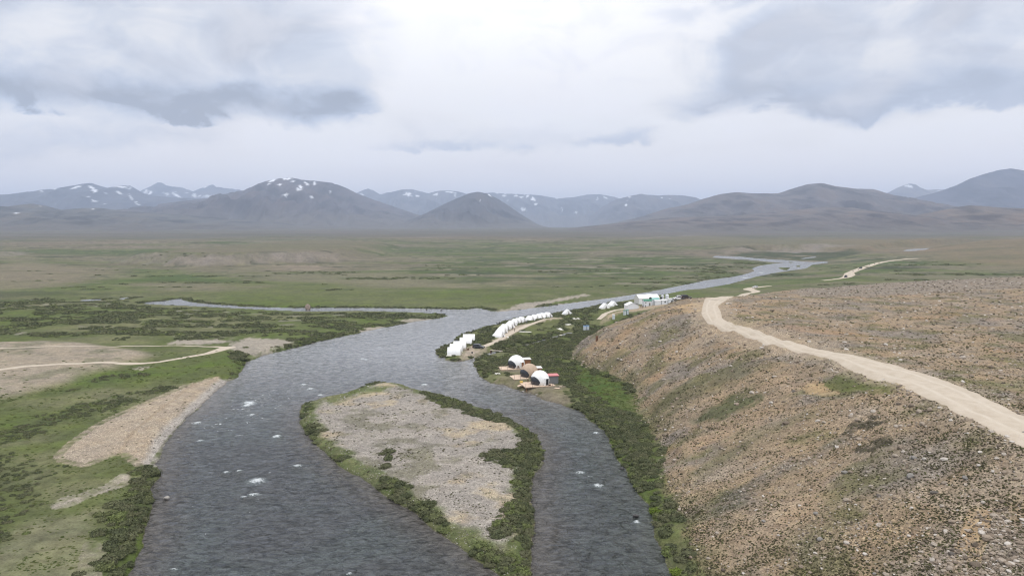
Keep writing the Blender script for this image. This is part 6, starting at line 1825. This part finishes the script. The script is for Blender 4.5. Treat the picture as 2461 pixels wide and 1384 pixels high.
KN = [(2270,1105,20,'pale','largest pale boulder of the row on the hill brow'), (2222,1103,15,'pale','pale boulder left of the largest one on the hill brow'), (2196,1102,19,'grey','grey boulder at the left end of the row on the hill brow'),
 (2356,1087,14,'pale','pale boulder right of the hill brow row, nearer the road'), (2352,1119,14,'pale','pale boulder below and right of the largest one on the brow'), (2387,1133,11,'pale','small pale boulder farthest right below the brow row'),
 (2066,1069,12,'pale','pale boulder beside the dark mat of plants below the green patch'), (2030,1136,16,'grey','grey boulder with a pale top on the steep hillside'), (2188,1148,26,'grey','broad flat grey boulder on the hillside below the brow row'),
 (1961,1234,19,'grey','flat grey boulder low on the steep hillside'), (2112,1192,15,'dark','blue-grey angular boulder on the sandy hillside'), (2320,1150,17,'grey','grey rounded boulder right of the broad flat one'),
 (2245,1185,20,'dark','dark rounded boulder between stones below the broad flat one'), (2078,1332,17,'pale','tall pale boulder in the bare sand near the bottom edge'), (2287,1332,18,'dark','dark pointed boulder beside the sandy gully'),
 (1970,1296,20,'grey','half-buried grey boulder in the lower hillside sand'), (1835,1252,13,'grey','rounded grey boulder at the left of the lower hillside'), (2102,1379,14,'grey','grey boulder at the bottom edge of the hillside'),
 (2425,1372,16,'pale','pale boulder in the grassy stones at the bottom right corner'), (2258,981,12,'pale','pale boulder at the left verge of the road, lower one'), (2124,913,10,'pale','pale boulder at the edge of the green patch by the road'),
 (2432,1062,14,'pale','pale boulder at the road verge near the right edge'), (2420,1050,15,'pale','second pale boulder at the road verge near the right edge'), (1835,831,10,'pale','white boulder below the road among rubble'), (2030,823,10,'pale','white boulder above the road on the flat'),
 (1994,865,7,'pale','small pale boulder at the lower road verge'), (1907,941,12,'dark','round dark boulder left of the green patch'), (2180,752,9,'pale','pale boulder out on the flat beyond the road'), (2460,1040,12,'grey','grey boulder at the right edge by the road'),
 (2110,1262,11,'pale','pale boulder in the middle of the sandy hillside')]
for k, (px, py, wp, tn, lb) in enumerate(KN):
    known(lb, px, py, wp, tn, .5 + .12 * (k % 3), k)
known('pale grey rock standing out of the river near the left bank', 401, 1204.5, 19, 'grey', .75, 51, M['rock'], .02)
known('big brown boulder in the side stream across the river', 740, 748, 24, 'grey', .95, 52, M['rockb'], .1)
known('dark wet rock with foam round it near the right bank', 1527, 1249, 16, 'dark', .7, 53, M['rockd'], .02)
known('dark rock at the foot of the shrubs on the right bank', 1494, 1129, 15, 'dark', .7, 54, M['rockd'], .05)
known('small dark rock in the river mouth of the side stream', 1025, 749, 6, 'dark', .7, 55, M['rockd'], .05)
known('small dark rock right of it in the river mouth', 1061, 751.5, 7, 'dark', .7, 56, M['rockd'], .05)
known('flat pale rock at the shore below the nearest deck', 1258, 941, 10, 'pale', .5, 57, M['rock'], .05)
known('pale rock at the shore right of the nearest deck', 1290, 948.5, 9, 'pale', .5, 58, M['rock'], .05)
known('small pale rock at the bank below the farthest deck', 1147, 889, 7, 'pale', .5, 59, M['rock'], .05)

# ---- hill stones and cushions: where a sight line meets the hill, so near ground gets more and smaller ones
def cand(n, box, seed):
    g = np.random.default_rng(seed)
    px = g.uniform(box[0], box[2], n); py = g.uniform(box[1], box[3], n)
    x, y, z = ground(px, py)
    return g, px, py, x, y, z
g, px, py, x, y, z = cand(150000, (1350, 645, 2640, 1450), 5)
I = info(x, y)
_, hs, ht = albedo(x, y, z, I)
rd = np.minimum(pdist(ROAD[:, :2], x, y, 20), pdist(ROAD2[:, :2], x, y, 20))
hw = 4.6
ok = (I['hill'] > 0.5) & (rd > hw) & (z > .4)
cl = fbm(x / 4.0, y / 4.0, 3, 81) + .6 * fbm(x / 15, y / 15, 3, 82)
verge = ss(rd, 8.5, 5.0)
ps = np.clip(.05 + .75 * np.maximum(hs - .45, 0) * ss(cl, -.15, .5) + .22 * verge + .12 * ss(y, 190, 260), 0, 1)
scree_br = np.maximum.reduce([ss(sdf(Q, x, y, 30), -3, 2) for Q in HSC])
ps = np.clip(ps + .30 * scree_br * ss(cl, -.4, .3), 0, 1)
d = np.hypot(x, y)
sel = ok & (g.uniform(0, 1, len(x)) < ps * .52)
X, Y, Z, D_ = x[sel], y[sel], z[sel], d[sel]
rmin = np.maximum(.065, D_ * .00095)
rad = np.minimum(rmin * g.uniform(0.02, 1, len(X)) ** (-1 / 2.6), np.minimum(.55, D_ * .0062) + .1 * g.uniform(0, 1, len(X)))
rad = rad * np.where(sdf(HSC[1], X, Y, 20) > -2, 1.35, 1.0)
order = np.argsort(-(rad / D_))
vis = np.array([0 < a < 2461 and b < 1384 for a, b in zip(px[sel], py[sel])])
top = [i for i in order if vis[i]][:250]
topset = np.zeros(len(X), bool); topset[top] = True
counts = {}
def nth(key):
    counts[key] = counts.get(key, 0) + 1
    k = counts[key]
    return str(k) + ('th' if 10 <= k % 100 <= 20 else {1: 'st', 2: 'nd', 3: 'rd'}.get(k % 10, 'th'))
def boulder_label(i):
    a, b = px[sel][i], py[sel][i]
    if sdf(HSC[1], X[i:i+1], Y[i:i+1], 20)[0] > -2: return 'weathered stone in the dense rubble at the bottom right', 'stones in the rubble at the bottom right'
    if rd[sel][i] < 8.5: return 'weathered stone along the verge of the dirt road', 'stones along the road verge'
    if I['t'][sel][i] < .93: return 'weathered stone lying on the steep hillside above the river', 'stones on the steep hillside'
    return 'weathered stone lying on the hilltop flat beside the road', 'stones on the hilltop flat'
top = sorted(top, key=lambda i: -py[sel][i])
for i in top:
    o = bpy.data.objects.new('stone', RV[i % 6]); COL.objects.link(o)
    o.location = (X[i], Y[i], Z[i] + rad[i] * .12); o.scale = (rad[i], rad[i], rad[i] * g.uniform(.8, 1.3)); o.rotation_euler = (g.uniform(-.2, .2), g.uniform(-.2, .2), g.uniform(0, 6.28))
    lb, gr_ = boulder_label(i)
    size = 'large' if rad[i] > .45 else 'mid-sized' if rad[i] > .28 else 'small'
    side = 'left' if px[sel][i] < 1950 else 'right' if px[sel][i] > 2230 else 'middle'
    wd = {'stones in the rubble at the bottom right': 'rubble', 'stones along the road verge': 'road verge', 'stones on the steep hillside': 'steep hillside', 'stones on the hilltop flat': 'hilltop flat'}[gr_]
    tag(o, '%s weathered stone, %s from the bottom on the %s part of the %s' % (size, nth((size, side, wd)), side, wd), 'stone', gr_)
srcs = []
rest = ~topset
def src(me, loc, label, cat, sc, name, group=None):
    """a first piece of each kind, itself standing in the scene"""
    o = mesh_obj(name, me); o.location = loc; o.scale = (sc,) * 3
    return tag(o, label, cat, group)
stone_src = []
for k in range(4):
    a, b, c = gpt(1500 + 24 * k, 1016 + 26 * k)
    xx, yy = a + 9, b
    stone_src.append(src(SV[k], (xx, yy, float(hz(xx, yy)[0]) + .05), ('lowest', 'second lowest', 'second highest', 'highest')[3 - k] + ' of four small brown stones at the hillside edge by the scrub', 'stone', .22, 'stone', 'small stones at the hillside foot'))
n = rest.sum()
scl = rad[rest][:, None] * np.stack([g.uniform(.8, 1.25, n), g.uniform(.8, 1.2, n), g.uniform(.7, 1.25, n)], 1)
scatter('hill_rubble', np.stack([X[rest], Y[rest], Z[rest] + rad[rest] * .10], 1), scl, np.stack([g.uniform(-.3, .3, n), g.uniform(-.3, .3, n), g.uniform(0, 6.28, n)], 1), g.integers(0, 4, n), stone_src, 'brown and pale stones strewn over the hill')
# cushions
TV = [leafy_mesh('cushion_plant', 500 + k, m_tuft, 26, .5, .5, 3, True, 1, .4) for k in range(4)]
pt = np.clip(.16 + .8 * ht * ss(-cl + .35 * fbm(x / 2, y / 2, 2, 83), -.25, .35), 0, 1) + .5 * ss(I['hill'], 7, 1)
sel2 = ok & (g.uniform(0, 1, len(x)) < pt * (.46 + .34 * ss(y, 150, 95)) * (1 - .55 * ss(y, 170, 260)))
X2, Y2, Z2, D2 = x[sel2], y[sel2], z[sel2], d[sel2]
n = len(X2)
r2 = np.maximum(.15, D2 * .00125) * g.uniform(.6, 1.7, n)
r2 = np.minimum(r2, .75)
tuft_src = []
for k in range(4):
    a, b, c = gpt((1518, 1546, 1600, 1618)[k], (957, 1040, 1160, 1225)[k])
    tuft_src.append(src(TV[k], (a + 3, b, float(hz(a + 3, b)[0])), 'low dark cushion plant at the slope foot, ' + ('highest up the picture', 'beside the bright strip', 'by the dark scrub', 'nearest the bright green shrub')[k], 'plant', .5, 'cushion_plant', 'cushion plants at the slope foot'))
scatter('hill_cushions', np.stack([X2, Y2, Z2], 1), np.stack([r2, r2, r2 * g.uniform(.6, 1.1, n)], 1), np.stack([0 * r2, 0 * r2, g.uniform(0, 6.28, n)], 1), g.integers(0, 4, n), tuft_src, 'low brown and olive cushion plants dotted over the hill')

# ---- cobbles on island and gravel bar
g, px, py, x, y, z = cand(90000, (100, 900, 1320, 1450), 6)
I = info(x, y)
isl = I['isl']; gb = sdf(GRAVEL_BAR, x, y, 20)
cl = fbm(x / 3.0, y / 3.0, 3, 84) + .5 * fbm(x / 11, y / 11, 3, 85)
p_i = (isl > .3) * (.20 + .55 * ss(cl, -.2, .4)) + (gb > 0) * (.06 + .32 * ss(I['rs'], -4, -1.2))
sel = (z > .03) & (g.uniform(0, 1, len(x)) < p_i * .34)
X, Y, Z = x[sel], y[sel], z[sel]; D_ = np.hypot(X, Y); n = len(X)
rad = np.minimum(np.maximum(.055, D_ * .0006) * g.uniform(.05, 1, n) ** (-1 / 3.2), .42)
cob_src = []
for k, (a, b) in enumerate(((900, 1010), (1010, 1060), (1120, 1180))):
    xx, yy, zz = gpt(a, b)
    cob_src.append(src(CV[k], (xx, yy, zz + .05), ('upper', 'middle', 'lower')[k] + ' pale rounded cobble of three on the open gravel island', 'cobble', .22, 'cobble', 'cobbles on the gravel island'))
scatter('gravel', np.stack([X, Y, Z + rad * .15], 1), rad[:, None] * np.stack([g.uniform(.8, 1.25, n), g.uniform(.8, 1.2, n), g.uniform(.6, 1.1, n)], 1), np.stack([g.uniform(-.25, .25, n), g.uniform(-.25, .25, n), g.uniform(0, 6.28, n)], 1), g.integers(0, 3, n), cob_src, 'pale river cobbles covering the island and the gravel bar')
# herbs between the cobbles
p_t = (isl > .8) * np.clip(.06 + .60 * ss(-fbm(x / 9, y / 9, 4, 86) + .6 * fbm(x / 2, y / 2, 2, 87), .05, .45), 0, 1) + (gb > .5) * .02
sel = (z > .1) & (g.uniform(0, 1, len(x)) < p_t * .42)
X, Y, Z = x[sel], y[sel], z[sel]; D_ = np.hypot(X, Y); n = len(X)
r2 = np.maximum(.14, D_ * .0016) * g.uniform(.6, 1.6, n)
scatter('island_herbs', np.stack([X, Y, Z], 1), np.stack([r2, r2, r2 * .6], 1), np.stack([0 * r2, 0 * r2, g.uniform(0, 6.28, n)], 1), g.integers(0, 4, n), tuft_src, 'thin herbs between the cobbles of the island')

# ---- willow scrub
WV = [leafy_mesh('willow_shrub', 600 + k, m_leaf, 330, .20, .60, 8, True, 1, .58) for k in range(6)]
WF = [leafy_mesh('willow_shrub', 650 + k, m_leaf, 90, .36, .55, 6, True, 1, .58) for k in range(4)]
def grid_pts(x0, x1, y0, y1, s, seed):
    g = np.random.default_rng(seed)
    xs, ys = np.meshgrid(np.arange(x0, x1, s), np.arange(y0, y1, s), indexing='ij')
    xs = xs.ravel() + g.uniform(-.5, .5, xs.size) * s; ys = ys.ravel() + g.uniform(-.5, .5, ys.size) * s
    m = np.abs(xs) < .80 * ys + 6
    return g, xs[m], ys[m]
pts = []
for (x0, x1, y0, y1, s, smin, smax, sd) in ((-130, 60, 88, 215, 1.35, .95, 1.75, 1), (-215, 80, 215, 330, 1.75, 1.1, 2.1, 2), (-330, 110, 330, 560, 2.5, 1.4, 2.7, 3), (-560, 620, 560, 1000, 6.0, 2.2, 4.5, 4)):
    g, X, Y = grid_pts(x0, x1, y0, y1, s, 40 + sd)
    I = info(X, Y)
    den = scrub_density(X, Y, I)
    if sd == 4:
        den = np.maximum(den, 0) * .7
    k = g.uniform(0, 1, len(X)) < den * .95
    X, Y = X[k], Y[k]
    r = g.uniform(smin, smax, len(X)) * np.clip(.62 + .5 * den[k], 0, 1)
    rs = I['rs'][k]
    r = np.minimum(r, np.maximum(.55, -rs * .9 + .55))
    lm = (X < -55 - .0 * Y) & (sdf(LEFT_CLUMPS[0][0], X, Y, 20) < -1) & (Y < 260)
    r = np.where(lm, r * .62, r)
    pts.append(np.stack([X, Y, hz(X, Y), r, np.full(len(X), sd)], 1))
P = np.vstack(pts)
g = np.random.default_rng(77)
ppx, ppy, dep = to_px(P[:, 0], P[:, 1], P[:, 2] + .4)
app = P[:, 3] / dep
vis = (ppx > 6) & (ppx < 2455) & (ppy < 1378) & (ppy > 500)
order = [i for i in np.argsort(-app) if vis[i]][:285]
def shrub_label(i):
    x_, y_ = P[i, 0], P[i, 1]
    if sdf(ISLAND, P[i:i+1, 0], P[i:i+1, 1], 10)[0] > -1:
        if x_ > .5 * (W(1000, ppy[i])[0] + W(1100, ppy[i])[0]): return 'dark green willow shrub in the thicket along the right rim of the gravel island', 'shrubs along the right rim of the island'
        return 'dark green willow shrub on the left rim of the gravel island', 'shrubs on the left rim of the island'
    if ppx[i] < 420: 
        if ppx[i] > 215: return 'dark willow shrub in the dense clump at the left bank, near the bottom', 'shrubs in the clump at the left bank'
        return 'willow shrub dotted in the green meadow at the far left', 'shrubs in the left meadow'
    return 'dark willow shrub in the belt between the right channel and the stony hill', 'shrubs in the belt under the stony hill'
isthing = np.zeros(len(P), bool)
wsrc = []
def known_shrub(label, px, py, wpx, me, kind_sc=(1, 1, 1)):
    x, y, z = gpt(px, py); _, _, dp = to_px(x, y, z)
    r = .5 * wpx * dp / F
    o = mesh_obj('willow_shrub', me); o.location = (x, y + r * .5, float(hz(x, y + r * .5)[0]) - .05); o.scale = (r * kind_sc[0], r * kind_sc[1], r * kind_sc[2])
    o.rotation_euler = (0, 0, px * .37)
    return tag(o, label, 'shrub')
m_bright = random_ramp_mat('bright_shrub_leaves', [(0, (.10, .14, .022)), (1, (.13, .17, .03))], leaf=True, nscale=2.0, var=.3)
WB = leafy_mesh('willow_shrub', 699, m_bright, 320, .2, .7, 7, True, 1, .5)
known_shrub('round dark shrub at the water edge, uppermost of the two near the bottom right bank', 1598, 1290, 62, WV[0], (1, 1, 1.15))
known_shrub('large round dark shrub at the right bank just below the uppermost round one', 1612, 1335, 50, WV[1])
known_shrub('bright green leafy shrub between water and slope above the round dark ones', 1580, 1236, 44, WB)
known_shrub('bright green shrub at the bottom edge of the right bank', 1632, 1382, 46, WB)
known_shrub('brownish round shrub at the bottom edge beside the stony slope', 1655, 1384, 40, WV[2])
known_shrub('lone round dark shrub on the cobbles at the lower right of the island', 1217, 1284, 56, WV[3], (1, .8, .95))
known_shrub('topmost of the three stacked shrubs in the middle of the island', 928, 1092, 56, WV[4], (1, .55, .7))
known_shrub('middle one of the three stacked shrubs in the middle of the island', 930, 1106, 54, WV[5], (1, .55, .7))
known_shrub('lowest of the three stacked shrubs in the middle of the island', 928, 1126, 52, WV[0], (1, .6, .8))
known_shrub('dark shrub on the left tip of the island', 752, 1041, 42, WV[1], (1, .7, .8))
known_shrub('yellow-green shrub at the lower edge of the right island thicket', 1266, 1140, 22, WB)
known_shrub('second yellow-green shrub below the right island thicket', 1233, 1161, 22, WB)
known_shrub('flat dark brown mat shrub on the island cobbles', 1199, 1243, 30, WV[2], (1, .6, .35))
known_shrub('dark shrub sticking out into the river below the gravel bar', 362, 1142, 48, WV[3], (1, .8, .9))
known_shrub('lone round shrub on the bare slope above the scrub', 1523, 946, 9, WV[4])
order = sorted(order, key=lambda i: -ppy[i])
for i in order:
    isthing[i] = True
    o = bpy.data.objects.new('willow_shrub', WV[i % 6]); COL.objects.link(o)
    r = P[i, 3]
    o.location = (P[i, 0], P[i, 1], P[i, 2] - .06); o.scale = (r * g.uniform(.9, 1.3), r * g.uniform(.8, 1.1), r * g.uniform(.75, 1.1)); o.rotation_euler = (0, 0, g.uniform(0, 6.28))
    lb, gr_ = shrub_label(i)
    size = 'large' if r > 1.45 else 'mid-sized' if r > 1.1 else 'small'
    side = 'waterside' if info(P[i:i+1, 0], P[i:i+1, 1])['rs'][0] > -3.2 else 'inner'
    wd = {'shrubs along the right rim of the island': 'right rim of the island', 'shrubs on the left rim of the island': 'left rim of the island', 'shrubs in the clump at the left bank': 'clump at the left bank', 'shrubs in the left meadow': 'left meadow', 'shrubs in the belt under the stony hill': 'belt under the stony hill'}[gr_]
    tag(o, '%s %s willow shrub, %s from the bottom in the %s' % (size, side, nth((size, side, wd)), wd), 'shrub', gr_)
    if len(wsrc) < 6 and WV[i % 6] not in [w.data for w in wsrc]: wsrc.append(o)
# two kinds of far scrub stand on the spit
fsrc = []
for k, (a, b) in enumerate(((1060, 850), (1064, 858), (1100, 866), (1130, 860))):
    xx, yy, zz = gpt(a, b)
    o = mesh_obj('willow_shrub', WF[k]); o.location = (xx, yy + .5, float(hz(xx, yy + .5)[0]) - .05); o.scale = (1.5, 1.4, 1.3)
    tag(o, 'dark willow shrub on the tent spit, ' + ('farthest left at the water', 'second from the left, at the tip', 'third from the left, below the tents', 'rightmost of four below the tents')[k], 'shrub', 'shrubs round the tip of the spit'); fsrc.append(o)
rest = ~isthing
near_ = rest & (P[:, 4] <= 2)
far_ = rest & (P[:, 4] > 2)
for nm, mk, so, lb in (('willow_scrub', near_, wsrc, 'dense low willow scrub along the near banks'), ('far_scrub', far_, fsrc, 'low willow scrub over the wet flats and far banks')):
    Q = P[mk]; n = len(Q)
    r = Q[:, 3]
    scatter(nm, np.stack([Q[:, 0], Q[:, 1], Q[:, 2] - .06], 1), np.stack([r * g.uniform(.85, 1.4, n), r * g.uniform(.8, 1.15, n), r * g.uniform(.65, 1.0, n) * np.where(Q[:, 4] == 4, .55, np.where(Q[:, 4] == 3, .75, 1.0))], 1),
            np.stack([0 * r, 0 * r, g.uniform(0, 6.28, n)], 1), g.integers(0, len(so), n), so, lb)
# small herbs and grass clumps in the meadows at the left and under the hill
g, px, py, x, y, z = cand(60000, (-40, 840, 700, 1450), 8)
I = info(x, y); den = scrub_density(x, y, I)
bare = np.maximum.reduce([ss(I['terr'], .3, .7) * .85, ss(sdf(GRAVEL_BAR, x, y, 20), -1, .5) * .97] + [ss(sdf(Q, x, y, 20), -1, .5) * .97 for Q in SANDS[:3]])
pm = ss(fbm(x / 9, y / 7, 4, 91) + .5 * fbm(x / 2.5, y / 2.5, 2, 92), -.05, .45)
sel = (z > .35) & (I['rs'] < -1) & (I['isl'] < -2) & (x < 0) & (g.uniform(0, 1, len(x)) < (.05 + .55 * pm) * (1 - bare) * .42)
X, Y, Z = x[sel], y[sel], z[sel]; D_ = np.hypot(X, Y); n = len(X)
m_herb = random_ramp_mat('meadow_herb', [(0, (.060, .080, .024)), (.5, (.085, .108, .030)), (1, (.120, .125, .045))], leaf=True, var=.3)
HV = [leafy_mesh('meadow_herb', 700 + k, m_herb, 34, .42, .55, 3, True, 1, .45) for k in range(3)]
hsrc = []
for k, (a, b) in enumerate(((150, 1290), (205, 1250), (120, 1340))):
    xx, yy, zz = gpt(a, b)
    hsrc.append(src(HV[k], (xx, yy, zz), 'small green herb clump in the near left meadow, ' + ('middle one', 'upper one beside the shrubs', 'lowest one')[k], 'plant', .4, 'meadow_herb', 'herb clumps in the near left meadow'))
X0, Y0, Z0 = X, Y, Z
g, px, py, x, y, z = cand(9000, (1370, 850, 1580, 1080), 9)
k = (sdf(GREEN_STRIP, x, y, 20) > -2) & (g.uniform(0, 1, len(x)) < .35)
X, Y, Z = np.r_[X0, x[k]], np.r_[Y0, y[k]], np.r_[Z0, z[k]]; D_ = np.hypot(X, Y); n = len(X)
r2 = np.maximum(.16, D_ * .0016) * g.uniform(.6, 1.7, n)
scatter('meadow_herbs', np.stack([X, Y, Z - .02], 1), np.stack([r2 * 1.2, r2, r2 * .6], 1), np.stack([0 * r2, 0 * r2, g.uniform(0, 6.28, n)], 1), g.integers(0, 3, n), hsrc, 'small green herbs all over the meadows')
for m in bpy.data.meshes:
    m.update()
